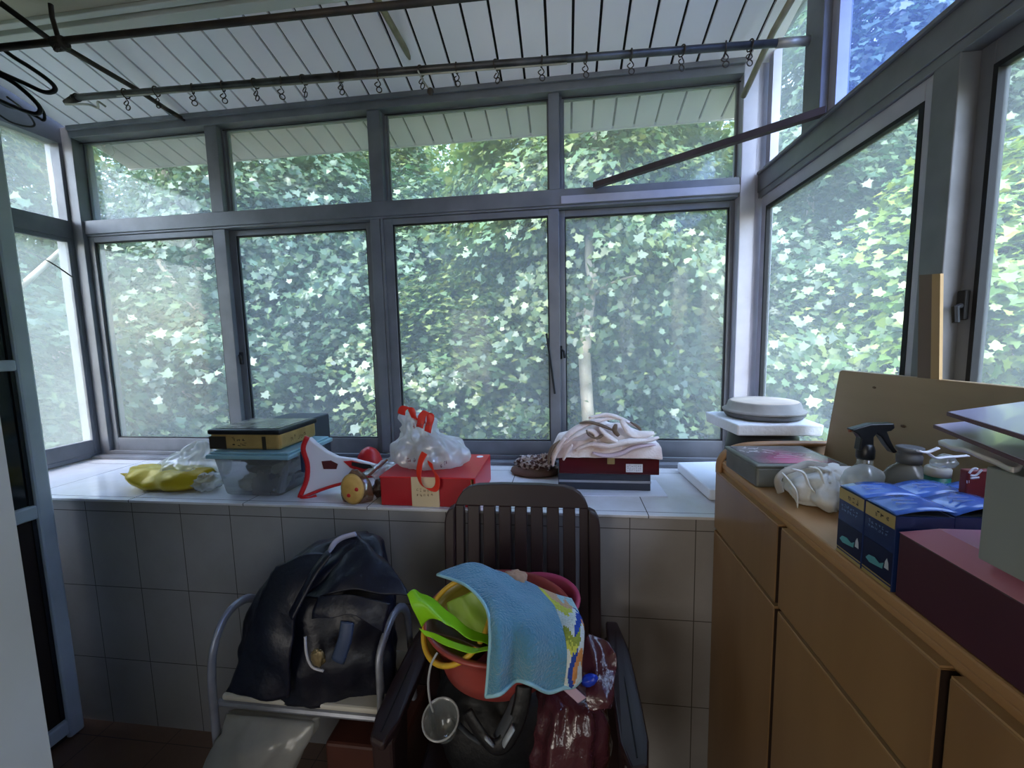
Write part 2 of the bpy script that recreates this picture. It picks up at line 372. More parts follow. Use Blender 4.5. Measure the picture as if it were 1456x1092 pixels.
# white framed partition door standing open at the left
dr = struct_root('door_1')
DX = -1.905
m_dglass = mat('dark door glass', (26, 34, 36), .12, spec=.6)
m_dwood = mat('dark door panel', (44, 36, 32), .4)
fr = MB().box((DX-.022, 1.225, 0.005), (DX+.022, 1.275, 2.60))
struct('frame', fr, m_door, dr, bevel=.008)
struct('edge_strip', MB().box((DX+.007, 1.212, .09), (DX+.012, 1.224, 2.5)), m_rubber, dr)
for z0, z1 in ((2.06, 2.115), (1.412, 1.450), (.880, .930), (.03, .085)):
    struct('rail', MB().box((DX-.020, .60, z0), (DX+.024, 1.225, z1)), m_door, dr, bevel=.006)
for z0, z1, q in ((2.115, 2.6, m_dglass), (1.45, 2.06, m_dglass), (.93, 1.412, m_dglass), (.085, .88, m_dwood), (.006, .03, m_dwood)):
    struct('panel', MB().box((DX-.008, .60, z0), (DX+.006, 1.225, z1)), q, dr)
# ================================================================== outside
m_bark = mat('pale plane bark', (176, 172, 158), .85, var=(6, (120, 116, 100)), bump=(14, .4))
m_ground = mat('mossy paving', (132, 140, 126), .9, var=(1.2, (100, 116, 92)))
def leafmat(name, a, b, c):
    m = bpy.data.materials.new(name); m.use_nodes = True; n, l = m.node_tree.nodes, m.node_tree.links; n.clear()
    o = n.new('ShaderNodeOutputMaterial'); g = n.new('ShaderNodeNewGeometry'); r = n.new('ShaderNodeValToRGB')
    r.color_ramp.elements[0].color = (*lin(a), 1); r.color_ramp.elements[1].color = (*lin(c), 1)
    e = r.color_ramp.elements.new(.55); e.color = (*lin(b), 1); l.new(g.outputs['Random Per Island'], r.inputs[0])
    d = n.new('ShaderNodeBsdfDiffuse'); t = n.new('ShaderNodeBsdfTranslucent'); s = n.new('ShaderNodeBsdfGlossy'); s.inputs['Roughness'].default_value = .45
    s.inputs[0].default_value = (.75, .85, .9, 1)
    hs = n.new('ShaderNodeHueSaturation'); hs.inputs['Hue'].default_value = .475; hs.inputs['Saturation'].default_value = 1.15; hs.inputs['Value'].default_value = 1.1
    l.new(r.outputs[0], hs.inputs['Color']); l.new(r.outputs[0], d.inputs[0]); l.new(hs.outputs[0], t.inputs[0])
    x = n.new('ShaderNodeMixShader'); x.inputs[0].default_value = .38; l.new(d.outputs[0], x.inputs[1]); l.new(t.outputs[0], x.inputs[2])
    y = n.new('ShaderNodeMixShader'); y.inputs[0].default_value = .06; l.new(x.outputs[0], y.inputs[1]); l.new(s.outputs[0], y.inputs[2])
    l.new(y.outputs[0], o.inputs[0]); return m
m_leafA = leafmat('plane leaf', (50, 80, 50), (76, 108, 66), (118, 136, 80))
m_leafB = leafmat('deep green leaf', (42, 70, 52), (62, 94, 68), (96, 122, 84))
m_leafC = leafmat('yellow green leaf', (54, 88, 40), (86, 122, 46), (128, 152, 66))
LEAF = np.array([(0, -.46), (.16, -.30), (.44, -.42), (.34, -.14), (.56, .06), (.26, .14), (.22, .30), (0, .60), (-.22, .30), (-.26, .14), (-.56, .06), (-.34, -.14), (-.44, -.42), (-.16, -.30)])
def crown_mesh(name, n, size, clumps, rad, seed, m, shell=.55, spread=.23):
    g = np.random.default_rng(seed)
    d = g.normal(size=(clumps, 3)); d /= np.linalg.norm(d, axis=1)[:, None]
    cc = d*(shell+(1-shell)*g.random((clumps, 1)))*np.array(rad)
    ci = g.integers(0, clumps, n); off = g.normal(size=(n, 3))*np.array([1, 1, .38])*spread*np.mean(rad)*(.6+.8*g.random((clumps, 1)))[ci]
    off[:, 2] -= .35*(off[:, 0]**2+off[:, 1]**2)/(spread*np.mean(rad))
    pos = cc[ci]+off
    nrm = d[ci]*.7+np.array([0, 0, .8])+g.normal(size=(clumps, 3))[ci]*.25+g.normal(size=(n, 3))*.38
    nrm /= np.linalg.norm(nrm, axis=1)[:, None]
    t = g.normal(size=(n, 3))+np.array([0, 0, -.5]); t -= nrm*(t*nrm).sum(1)[:, None]; t /= np.linalg.norm(t, axis=1)[:, None]
    b = np.cross(nrm, t); s = size*(.6+.7*g.random(n))
    k = len(LEAF); L = LEAF[None]*s[:, None, None]
    fold = (np.abs(LEAF[:, 0])*.35-(LEAF[:, 1]**2)*.35)[None]*s[:, None]
    V = pos[:, None]+b[:, None]*L[..., :1]+t[:, None]*(-L[..., 1:2])+nrm[:, None]*fold[..., None]
    me = bpy.data.meshes.new(name); me.vertices.add(n*k); me.vertices.foreach_set('co', V.astype(np.float32).ravel())
    me.loops.add(n*k); me.loops.foreach_set('vertex_index', np.arange(n*k, dtype=np.int32)); me.polygons.add(n)
    me.polygons.foreach_set('loop_start', np.arange(0, n*k, k, dtype=np.int32)); me.polygons.foreach_set('loop_total', np.full(n, k, dtype=np.int32))
    me.update(calc_edges=True); me.validate(); me.materials.append(m); return me
GZ = -3.4
struct('ground', MB().box((-40, 2.6, GZ-.2), (40, 60, GZ)).box((1.5, -12, GZ-.2), (40, 2.6, GZ)).box((-40, -12, GZ-.2), (-3, 2.6, GZ)), m_ground)
CM = [crown_mesh('near_leaves', 36000, .050, 150, (1, 1, 1.15), 3, m_leafA, .5, .145), crown_mesh('near_leaves_b', 36000, .046, 150, (1, 1, 1.15), 5, m_leafB, .5, .145),
      crown_mesh('near_leaves_c', 34000, .050, 140, (1, 1, 1.1), 8, m_leafC, .5, .15), crown_mesh('far_leaves', 26000, .032, 160, (1, 1, 1.2), 11, m_leafB, .45, .15),
      crown_mesh('far_leaves_b', 26000, .032, 150, (1, 1, 1.2), 12, m_leafA, .45, .15)]
# near meshes are drawn at scale s, so leaf size below is divided by the crown radius
def tree(kind, x, y, zc, r, label, group, lean=(0, 0), tr=.11, seed=0):
    t = thing('plane_tree', label, 'tree', (x, y, GZ), group)
    c = bpy.data.objects.new('crown', CM[kind]); col.objects.link(c); c.parent = t
    c.location = (lean[0], lean[1], zc-GZ); c.scale = (r, r, r); c.rotation_euler = (0, 0, seed*1.7)
    g = random.Random(seed); h = zc-GZ+r*.55; P = []
    for i in range(9):
        f = i/8; P.append(Vector((x+lean[0]*f*f+.10*math.sin(3*f+seed), y+lean[1]*f*f+.08*math.cos(4*f+seed), GZ+h*f)))
    P = spline(P, 3)
    mb = MB().tube(P, [tr*(1.15-.75*i/(len(P)-1)) for i in range(len(P))], 10)
    for k in range(6):
        i = int(len(P)*(.45+.08*k)); i = min(i, len(P)-2); a = g.uniform(0, 6.28); L = r*g.uniform(.5, .85); q = P[i]
        e = q+Vector((math.cos(a)*L, math.sin(a)*L, L*g.uniform(.35, .8))); mm = q.lerp(e, .5)+Vector((0, 0, -.05*L))
        S = spline([q, mm, e], 4); mb.tube(S, [tr*.42*(1-.75*j/(len(S)-1)) for j in range(len(S))], 7)
    mb.build('trunk', m_bark, t, smooth=True); return t
G1, G2, G3 = 'leafy trees close to the balcony', 'dense trees farther behind', 'sunlit trees beyond the side window'
L1 = 'broad-leaved plane tree with pale trunk outside the wide back window'
L2 = 'dense dark green tree standing farther behind the plane trees'
L3 = 'bright yellow-green tree outside the right side window'
near = [(-6.4, 6.2, 1.3, 1.9, 1), (-4.2, 5.0, .6, 1.75, 1), (-2.3, 6.0, 1.9, 1.9, 1), (-.55, 4.7, .75, 1.45, 0), (1.15, 5.6, 1.6, 1.7, 1),
        (2.5, 5.6, .4, 1.7, 0), (-3.3, 7.4, 3.4, 2.0, 0), (.3, 6.6, 3.0, 1.8, 0), (-1.6, 5.2, -1.2, 1.5, 1), (1.2, 5.0, -1.5, 1.5, 0), (-5.2, 6.0, -1.5, 1.8, 1), (-5.6, 2.7, 1.0, 1.7, 1), (-7.0, 3.4, 3.4, 2.1, 0), (-6.2, 1.4, 2.4, 1.8, 1)]
for i, (x, y, z, r, k) in enumerate(near):
    tree(k, x, y, z, r, L1, G1, (rnd.uniform(-.5, .5), rnd.uniform(-.2, .3)), .12, i)
side = [(4.3, 4.4, 1.5, 1.7, 2), (5.0, 2.3, 1.2, 1.8, 2), (4.6, .6, 1.5, 1.6, 2), (3.6, 6.6, 2.4, 1.9, 1), (4.4, 3.2, -1.4, 1.6, 2), (7.6, 4.6, 3.0, 2.2, 1), (8.2, 2.2, 3.2, 2.2, 1), (4.4, 6.4, 5.2, 2.0, 1), (6.0, 5.4, 4.4, 1.8, 1)]
for i, (x, y, z, r, k) in enumerate(side):
    tree(k, x, y, z, r, L3, G3, (rnd.uniform(-.4, .4), rnd.uniform(-.3, .3)), .10, i+20)
far = [(-13, 9, 2.0, 3.6), (-9.5, 11, 2.2, 3.8), (-6.2, 12.5, 2.0, 3.8), (-2.6, 12, 1.6, 3.8), (.8, 12.5, 2.2, 3.8), (4.2, 12, 1.8, 3.8), (7.6, 9.5, 2.0, 3.6), (9.6, 6.0, 2.0, 3.6),
       (10.2, 2.0, 2.0, 3.6), (-11, 4.6, 1.5, 3.0), (-8.3, 3.4, 1.6, 2.4), (9.5, -1.5, 2.0, 3.4), (-7.5, 7.5, 3.2, 2.6), (-4.5, 15, 5.0, 4.2), (3.0, 16, 5.2, 4.2), (8.5, 13, 3.4, 4.2), (-10, 15, 5.0, 4.2)]
for i, (x, y, z, r) in enumerate(far):
    tree(3+i % 2, x, y, z, r, L2, G2, (0, 0), .2, i+40)
# one pale trunk stands clear in the fourth bay
t = thing('plane_tree', 'tree with a bare pale trunk seen in the rightmost back window', 'tree', (.3, 3.6, GZ))
P = spline([(.30, 3.6, GZ), (.29, 3.6, -1.0), at(834, 560, 3.6), at(832, 500, 3.6), at(836, 450, 3.6), at(842, 400, 3.6), at(838, 360, 3.65), (.24, 3.7, 3.2), (.2, 3.8, 4.4)], 5)
mb = MB().tube(P, [.055*(1.1-.55*i/(len(P)-1)) for i in range(len(P))], 10)
mb.tube(spline([at(839, 425, 3.6), at(866, 404, 3.55), at(905, 392, 3.5)], 4), [.016]*4+[.010]*4+[.006], 7).tube(spline([at(838, 440, 3.6), at(812, 452, 3.55), at(790, 470, 3.5)], 4), [.016]*4+[.010]*4+[.006], 7)
mb.build('trunk', m_bark, t, smooth=True)
c = bpy.data.objects.new('crown', CM[0]); col.objects.link(c); c.parent = t; c.location = (-.1, .8, 6.2); c.scale = (1.3, 1.3, 1.3)
t = thing('plane_tree', 'tree with leaning grey trunks seen in the leftmost back window', 'tree', (-3.0, 4.1, GZ))
mb = MB().tube(spline([(-2.6, 4.3, GZ), at(345, 560, 4.3), at(318, 470, 4.3), at(290, 400, 4.3), at(268, 340, 4.35), at(240, 270, 4.4), at(215, 200, 4.5)], 5), .06, 10)
mb.tube(spline([at(318, 470, 4.3), at(262, 420, 4.2), at(232, 380, 4.15), at(205, 330, 4.1)], 4), [.04]*5+[.032]*5+[.024]*3, 8)
mb.build('trunk', m_bark, t, smooth=True)
c = bpy.data.objects.new('crown', CM[1]); col.objects.link(c); c.parent = t; c.location = (-.6, 1.2, 6.6); c.scale = (1.6, 1.6, 1.6)
# pale block of flats that shows in gaps
b = thing('apartment_building', 'pale apartment block glimpsed behind the trees on the right', 'building', (16, 17, GZ))
m_bl = mat('pale render', (196, 206, 220), .8); m_win = mat('far window glass', (70, 84, 100), .15)
MB().box((11, 16, GZ), (24, 24, 14)).build('wall', m_bl, b)
for i in range(5):
    for j in range(5):
        f = MB().box((11.8+i*2.4, 15.9, -1.5+j*3), (13.2+i*2.4, 16.0, .1+j*3)).build('window', m_win, b)
mb = MB().box((-3.25, 3.3, GZ), (-2.55, 3.9, .52)).hull([(-3.32, 3.22, .52), (-2.48, 3.22, .52), (-2.48, 3.95, .52), (-3.32, 3.95, .52)], [(-2.95, 3.5, .66), (-2.85, 3.5, .66), (-2.85, 3.6, .66), (-2.95, 3.6, .66)])
tag(mb.build('brick_chimney', mat('terracotta brick', (176, 118, 100), .85, var=(8, (140, 96, 84)))), 'small terracotta capped brick stack outside the leftmost back window', 'chimney')
# ------------------------------------------------------------------ light
wd = bpy.data.worlds.new('sky'); sc.world = wd; wd.use_nodes = True
n, l = wd.node_tree.nodes, wd.node_tree.links
sk = n.new('ShaderNodeTexSky'); sk.sky_type = 'NISHITA'; sk.sun_disc = False; sk.sun_elevation = math.radians(55); sk.sun_rotation = math.radians(200)
sk.dust_density = 2.5; sk.air_density = 1.2; sk.ozone_density = 1.5
l.new(sk.outputs[0], n['Background'].inputs[0]); n['Background'].inputs[1].default_value = .62
sd = bpy.data.lights.new('sun', 'SUN'); sd.energy = 1.1; sd.angle = .02; sd.color = (1, .95, .84)
so = bpy.data.objects.new('sun', sd); col.objects.link(so); so.location = (0, -6, 12)
so.rotation_euler = Vector((.25, .62, -1)).to_track_quat('-Z', 'Y').to_euler()
# unseen area fill from the right, added to brighten the left wall
ld = bpy.data.lights.new('room_fill_light', 'AREA'); ld.shape = 'RECTANGLE'; ld.size = 1.2; ld.size_y = 1.4; ld.energy = 5; ld.color = (.93, .97, 1)
lo_ = bpy.data.objects.new('room_fill_light', ld); col.objects.link(lo_); lo_.location = (.74, -1.5, 1.5); lo_.rotation_euler = (0, PI/2, 0)
ld2 = bpy.data.lights.new('rear_fill_light', 'AREA'); ld2.shape = 'RECTANGLE'; ld2.size = 1.5; ld2.size_y = 1.4; ld2.energy = 9; ld2.color = (1, .95, .88)  # unseen area fill added at the rear wall to lift tiles and slats
lo2 = bpy.data.objects.new('rear_fill_light', ld2); col.objects.link(lo2); lo2.location = (-2.0, -3.15, 1.3); lo2.rotation_euler = (PI/2, 0, 0)
lo2.rotation_euler = Vector((0, 1, 0)).to_track_quat('-Z', 'Z').to_euler()
sc.view_settings.view_transform = 'Standard'; sc.view_settings.look = 'None'; sc.view_settings.gamma = 1; sc.view_settings.exposure = 2.05
sc.view_settings.use_curve_mapping = False
sc.cycles.use_denoising = True; sc.cycles.use_adaptive_sampling = False; sc.cycles.max_bounces = 10; sc.cycles.transparent_max_bounces = 16; sc.cycles.diffuse_bounces = 6
sc.cycles.caustics_reflective = False; sc.cycles.caustics_refractive = False; sc.cycles.sample_clamp_indirect = 6
# ================================================================== drying poles under the ceiling
m_pole = mat('weathered steel pole', (96, 96, 98), .42, .6, var=(14, (58, 56, 56)))
m_pole2 = mat('pale steel pole', (186, 186, 178), .4, .4, var=(10, (140, 136, 124)))
m_iron = mat('dark iron', (44, 42, 42), .6, .3, var=(20, (70, 60, 52)))
m_brass = mat('tarnished bracket metal', (170, 160, 136), .4, .3, var=(16, (120, 112, 94)))
m_cable = mat('black cable', (26, 28, 30), .55)
t = thing('drying_pole', 'long steel drying pole strung with wire hooks along the back window', 'drying pole', (-.6, 1.49, 2.40))
A, B = at(104, 139, 1.52), atx(1150, 58, .757)
MB().tube([A, A.lerp(B, .5)+Vector((0, 0, .004)), B], .0118, 14).build('pole', m_pole, t, smooth=True)
MB().tube([B.lerp(A, .035), B], .0135, 14).build('end_sleeve', m_pole2, t, smooth=True)
MB().tube([A+Vector((-.05, .01, -.008)), A+Vector((.02, 0, 0))], [.009, .015], 12).build('end_cap', m_iron, t, smooth=True)
MB().tube(spline([A+Vector((-.04, 0, -.02)), A+Vector((.05, .01, -.024)), A+Vector((.08, .02, -.034)), A+Vector((.12, -.01, -.03)), A+Vector((.14, .0, -.045))], 4), .004, 6).build('white_tie', m_pole2, t)
MB().tube([A+Vector((.2, -.005, -.015)), A.lerp(B, .35)+Vector((0, -.005, -.015)), A.lerp(B, .72)+Vector((0, -.005, -.015))], .003, 6).build('line_wire', m_pole2, t)
hooks = [178, 221, 272, 316, 363, 399, 433, 483, 535, 598, 648, 704, 769, 833, 898, 968, 1030, 1066]
dirp = (B-A)
h0 = None
for i, px_ in enumerate(hooks):
    f = (px_-104)/(1150-104); f = f*A.y/(A.y+(B.y-A.y)*f) if False else f
    # place where the sight line of the hook meets the pole
    best = min((abs((lambda q: 728+F_PX*((q-CAM).dot(CR))/((q-CAM).dot(_f)))(A.lerp(B, s/400))-px_), s) for s in range(401))[1]
    p = A.lerp(B, best/400)
    if h0 is None:
        mb = MB(); R_ = .016
        mb.tube([p+Vector((.002, R_*math.cos(a), R_*math.sin(a))) for a in [k*2*PI/18 for k in range(18)]], .0022, 5, closed=True)
        mb.tube(spline([p+Vector((0, 0, -.016)), p+Vector((.010, 0, -.032)), p+Vector((0, 0, -.042)), p+Vector((-.010, 0, -.034)), p+Vector((0, .002, -.024))], 4), .0019, 5)
        mb.tube([p+Vector((.004+.009*math.cos(a), .002, -.050+.009*math.sin(a))) for a in [k*2*PI/14 for k in range(14)]], .0019, 5, closed=True)
        h0 = mb.build('hanging_hook', m_iron, origin=p); tag(h0, 'small twisted wire hook hung on the drying pole along the back window', 'hook', 'wire hooks on the drying pole')
    else:
        h = h0.copy(); col.objects.link(h); h.location = p; h.rotation_euler = (0, 0, rnd.uniform(-.6, .6))
t = thing('drying_pole', 'dark bare drying pole nearer the room along the plaster ceiling edge', 'drying pole', (-.9, 1.1, 2.33))
A2, B2 = at(-40, 72, 1.12), at(760, -14, 1.12)
MB().tube([A2, A2.lerp(B2, .5), B2], .0092, 14).build('pole', m_iron, t, smooth=True)
J = at(85, 62, 1.12)
MB().lathe([(.012, -.02), (.018, -.015), (.018, .015), (.012, .02)], (0, 0, 0), 14, Matrix.Translation(J) @ Matrix.Rotation(PI/2, 4, 'Y')).build('clamp', m_iron, t)
MB().tube([at(72, 6, 1.13), at(74, 24, 1.13), J], .006, 8).build('hanger_strap', m_iron, t)
MB().tube(spline([J+Vector((0, 0, -.012)), J+Vector((.01, -.02, -.03)), J+Vector((.03, -.03, -.028))], 4), .006, 8).build('clamp_screw', m_iron, t)
def arm(pts, label, q, r=.010, tip=None):
    t = thing('support_arm', label, 'support arm', pts[-1])
    MB().tube(pts, r, 10).build('rod', q, t, smooth=True)
    if tip: MB().tube([pts[-1], pts[-1]+Vector(tip)], r*1.25, 10).build('end_sleeve', m_pole2, t)
    return t
arm([atx(0, 4, -1.78), atx(80, 63, -1.75), atx(100, 72, -1.74), atx(196, 128, -1.735), atx(238, 156, -1.73), atx(279, 180, -1.73)], 'dark rod bracing the drying poles at their left end', m_iron, .0095, (0, .02, -.004))
arm([atx(522, -26, -.60), atx(540, 6, -.595), atx(590, 94, -.59)], 'tarnished metal arm from the ceiling to the middle of the drying pole', m_brass, .0115)
arm([atx(1140, -34, .68), atx(1125, 0, .68), atx(1100, 44, .68), atx(1057, 137, .68)], 'tarnished metal arm crossing the right end of the drying pole', m_brass, .0105)
p = at(600, 112, 1.50); q_ = at(612, 130, 1.50)
t = thing('pull_knob', 'dark round pull knob hanging below the middle of the drying pole', 'knob', q_)
MB().blob(q_, (.011, .011, .012), 3, .05).build('knob', m_iron, t, smooth=True)
MB().tube(spline([at(594, 100, 1.49), p, q_], 4), .0028, 6).build('cord', m_pole2, t)
# flaking paint patch and the flat bar across the right corner
a, b_ = at(845, 264, 1.825), Vector((.765, 1.415, 2.128))
d = (b_-a).normalized(); e = Vector((-d.y, d.x, 0))*.012; up = Vector((0, 0, .0105))
mb = MB().hull([a-e-up, a+e-up, a+e+up, a-e+up], [b_-e-up, b_+e-up, b_+e+up, b_-e+up])
tag(mb.build('corner_bar', mat('dark wooden bar', (78, 66, 66), .55, var=(12, (56, 48, 50)))), 'dark flat bar laid across the right corner on the window rails', 'bar')
# coils of cable hanging at upper left
def coil(pts, label, grp, r=.006):
    mb = MB().tube(spline(pts, 6), r, 7); return tag(mb.build('hanging_cable', m_cable, smooth=True), label, 'cable', grp)
Yc = 1.24
coil([at(-30, 40, Yc), at(12, 76, Yc), at(40, 94, Yc), at(66, 112, Yc), at(78, 124, Yc), at(74, 131, Yc), at(60, 130, Yc), at(36, 119, Yc), at(0, 103, Yc), at(-40, 86, Yc)], 'upper loop of black cable hanging below the dark pole', None, .0065)
coil([at(-30, 84, Yc+.02), at(0, 106, Yc), at(24, 121, Yc), at(46, 140, Yc), at(57, 154, Yc), at(52, 162, Yc), at(36, 158, Yc), at(16, 150, Yc+.02), at(-10, 138, Yc+.03), at(-40, 118, Yc+.03)], 'middle loop of black cable hanging over the partition door', None, .0065)
coil([at(-40, 116, Yc+.04), at(4, 148, Yc+.05), at(30, 156, Yc+.05), at(52, 166, Yc+.06), at(62, 171, Yc+.06), at(62, 160, Yc+.06), at(50, 144, Yc+.05), at(20, 118, Yc+.05), at(-30, 96, Yc+.05)], 'lowest loop of black cable hanging over the partition door', None, .0045)
coil([at(-20, 148, Yc+.1), at(12, 172, 1.40), at(40, 180, 1.46), at(49, 176, 1.48), at(36, 158, 1.44), at(10, 138, 1.36)], 'thin black wire running onto the grimy left window', None, .0035)
tag(MB().tube(spline([at(38, 358, 1.72), at(70, 372, 1.74), at(103, 394, 1.80)], 5), .003, 6).build('wire', m_cable), 'thin dark wire running across the left side window', 'wire')
# ================================================================== things on the sill
S = SILL
m_clear = film('clear plastic bag', (226, 230, 228), .38, .12, 18, gloss=.12)
m_clearw = film('whitish plastic bag', (236, 238, 240), .72, .2, 14, gloss=.10)
m_red = mat('red plastic', (206, 40, 44), .3, var=(10, (186, 34, 40)))
m_wht = mat('white plastic', (222, 222, 230), .28)
m_ink = mat('dark ink', (40, 34, 36), .6)
# 1 snack pouch in a bag
t = thing('snack_pouch', 'yellow snack pouch in a clear bag at the left end of the sill', 'snack bag', (-1.60, 1.46, S))
m_yel = mat('yellow foil pouch', (202, 176, 28), .3, .15, var=(7, (170, 150, 30)), bump=(16, .4))
cz = [(-1.50, 1.47, S+.004, .125, .060), (-1.52, 1.47, S+.024, .155, .075), (-1.54, 1.47, S+.052, .150, .070), (-1.58, 1.475, S+.074, .120, .030), (-1.60, 1.475, S+.080, .06, .010)]
mb = MB().sack([(-1.55, 1.45, S+.003, .11, .060), (-1.56, 1.45, S+.022, .160, .078), (-1.575, 1.455, S+.048, .185, .072), (-1.585, 1.46, S+.072, .185, .050), (-1.59, 1.46, S+.080, .16, .020)], 60, 5, .12, 2, .014)
mb.build('pouch', m_yel, t, smooth=True)
mb = MB().hull([at(170, 673, 1.45), at(198, 690, 1.45), at(200, 672, 1.45)], [at(170, 673, 1.452), at(199, 691, 1.47), at(202, 672, 1.47)])
mb.build('sealed_corner', m_yel, t)
MB().blob(at(282, 672, 1.46), (.035, .03, .016), 4, .2).build('red_print', mat('orange red print', (190, 62, 30), .4), t, smooth=True)
mb = MB().sack([(-1.53, 1.50, S+.03, .14, .075), (-1.52, 1.50, S+.07, .145, .075), (-1.50, 1.50, S+.11, .115, .06), (-1.47, 1.50, S+.145, .07, .035), (-1.46, 1.50, S+.178, .026, .016)], 60, 7, .20, 5, .020)
mb.build('clear_wrap', m_clear, t, smooth=True)
MB().blob((-1.385, 1.43, S+.033), (.045, .05, .032), 8, .45, 9).build('crumpled_end', m_clear, t, smooth=True)
# 2 storage box
t = thing('storage_box', 'clear plastic storage box with blue clip lid below the gold tin', 'storage box', (-1.15, 1.48, S))
m_tub = film('cloudy clear plastic', (178, 180, 182), .40, .12, 5, (236, 238, 240), gloss=.12)
lo = [(-1.262, 1.365), (-1.037, 1.365), (-1.037, 1.585), (-1.262, 1.585)]; hi = [(-1.285, 1.345), (-.985, 1.345), (-.985, 1.61), (-1.285, 1.61)]
mb = MB(); ra = [Vector((x, y, S+.002)) for x, y in lo]; rb = [Vector((x, y, S+.155)) for x, y in hi]
mb.rings([ra, rb], cap=False); mb.f.append((3, 2, 1, 0))
mb.build('tub', m_tub, t, bevel=.018, seg=3)
m_teal = mat('teal blue lid plastic', (150, 190, 196), .3, var=(6, (118, 160, 184)))
MB().box((-1.30, 1.335, S+.150), (-.972, 1.622, S+.166)).box((-1.29, 1.345, S+.166), (-.982, 1.612, S+.174)).build('lid', m_teal, t, bevel=.006, seg=3)
c_ = MB().box((-.974, 1.40, S+.085), (-.960, 1.46, S+.165)).build('clip', mat('dark blue clip', (38, 58, 96), .35), t, bevel=.004)
g = random.Random(3)
for k, (c, r, q) in enumerate([((-1.20, 1.45, S+.035), (.05, .06, .03), (200, 200, 196)), ((-1.10, 1.44, S+.035), (.055, .06, .032), (60, 66, 92)), ((-1.19, 1.50, S+.085), (.06, .07, .03), (96, 100, 100)), ((-1.09, 1.50, S+.088), (.06, .07, .034), (150, 156, 150)), ((-1.14, 1.46, S+.125), (.10, .08, .018), (70, 78, 80)), ((-1.14, 1.53, S+.035), (.08, .04, .03), (44, 44, 48))]):
    MB().blob(c, r, k, .3).build('contents', mat('box contents %s' % 'abcdef'[k], q, .6), t, smooth=True)
# 3 gold tin on top
t = thing('biscuit_tin', 'gold sided biscuit tin with dark lid on the clear storage box', 'tin', (-1.17, 1.48, S+.176))
m_gold = mat('gold printed tin', (206, 172, 108), .3, .4, var=(14, (180, 146, 88)))
m_black = mat('black tin lid', (40, 42, 46), .28, .3)
z0 = S+.176
MB().box((-1.312, 1.375, z0), (-1.03, 1.60, z0+.064)).build('body', m_gold, t, bevel=.012, seg=3)
MB().box((-1.318, 1.369, z0+.056), (-1.024, 1.606, z0+.076)).build('lid', m_black, t, bevel=.008, seg=3)
MB().box((-1.298, 1.389, z0+.0765), (-1.044, 1.586, z0+.078)).build('lid_picture', mat('worn printed lid', (172, 170, 156), .25, .3, var=(11, (96, 98, 96), .12)), t, bevel=.01)
strokes((-1.225, 1.374, z0+.012), (.065, 0, 0), (0, 0, .036), 2, 3, 4, lift=(0, -1, 0)).build('lettering', m_ink, t)
strokes((-1.0295, 1.43, z0+.014), (0, .10, 0), (0, 0, .028), 1, 5, 9, lift=(1, 0, 0)).build('lettering', mat('gold ink', (120, 92, 48), .4, .4), t)
MB().box((-1.3135, 1.3735, z0+.002), (-1.245, 1.3745, z0+.05)).build('dark_band', mat('dark print', (58, 52, 44), .35, .3), t)
MB().box((-1.10, 1.3735, z0+.002), (-1.085, 1.3745, z0+.05)).build('dark_band', bpy.data.materials['dark print'], t)
# 4 dark box behind the tin
b = at(452, 592, 1.70)
mb = MB().box((b.x-.20, 1.63, S), (b.x, 1.79, b.z))
tag(mb.build('box', mat('dark grey card', (58, 64, 72), .5), bevel=.008, seg=3), 'plain dark grey box standing behind the gold biscuit tin', 'box')
# 5 dustpan
t = thing('dustpan', 'white and red plastic dustpan leaning by the storage box', 'dustpan', (-.83, 1.42, S))
def Yd(x): return 1.385+.10*(x-425)/115
out = [(438, 622), (446, 630), (462, 642), (478, 650), (500, 653), (520, 658), (542, 664), (541, 670), (522, 677), (500, 682), (478, 687), (455, 694), (440, 701), (430, 704), (437, 682), (438, 660), (432, 640)]
P = [at(x, y, Yd(x)) for x, y in out]; n_ = Vector((.10, .25, .02))*.06
MB().extrude(P, n_).build('pan', m_wht, t, bevel=.003)
rim = [at(x, y, Yd(x)-.004) for x, y in [(437, 621), (431, 638), (437, 660), (436, 682), (427, 705), (430, 707), (445, 701), (470, 692), (500, 684), (522, 678)]]
MB().tube(spline(rim, 4), [.009]*(4*5)+[.006]*(4*4+1), 8).build('rim', m_red, t, smooth=True)
MB().extrude([at(x, y, Yd(x)-.003) for x, y in [(457, 656), (470, 655), (480, 660), (478, 667), (460, 667)]], (0, .003, 0)).build('slot', mat('dark red insert', (84, 30, 34), .4), t)
MB().extrude([at(x, y, Yd(x)-.003) for x, y in [(488, 656), (500, 655), (523, 662), (524, 666), (515, 672), (498, 665)]], (0, .003, 0)).build('grip', m_red, t)
MB().extrude([at(x, y, Yd(x)-.0045) for x, y in [(500, 657), (526, 661), (530, 665), (518, 667), (500, 662)]], (0, .003, 0)).build('handle_slot', m_rubber, t)
MB().tube(spline([at(428, 704, 1.385), at(430, 708, 1.37), at(440, 709, 1.375), at(450, 705, 1.39)], 4), .007, 8).build('lip', m_red, t, smooth=True)
# 6 red dome
tag(MB().lathe([(.062, 0), (.064, .008), (.06, .02), (.055, .05), (.045, .082), (.03, .104), (.012, .115), (0, .117)], (-.835, 1.66, S), 32).build('bowl', m_red, smooth=True), 'upturned bright red bowl at the window behind the dustpan', 'bowl')
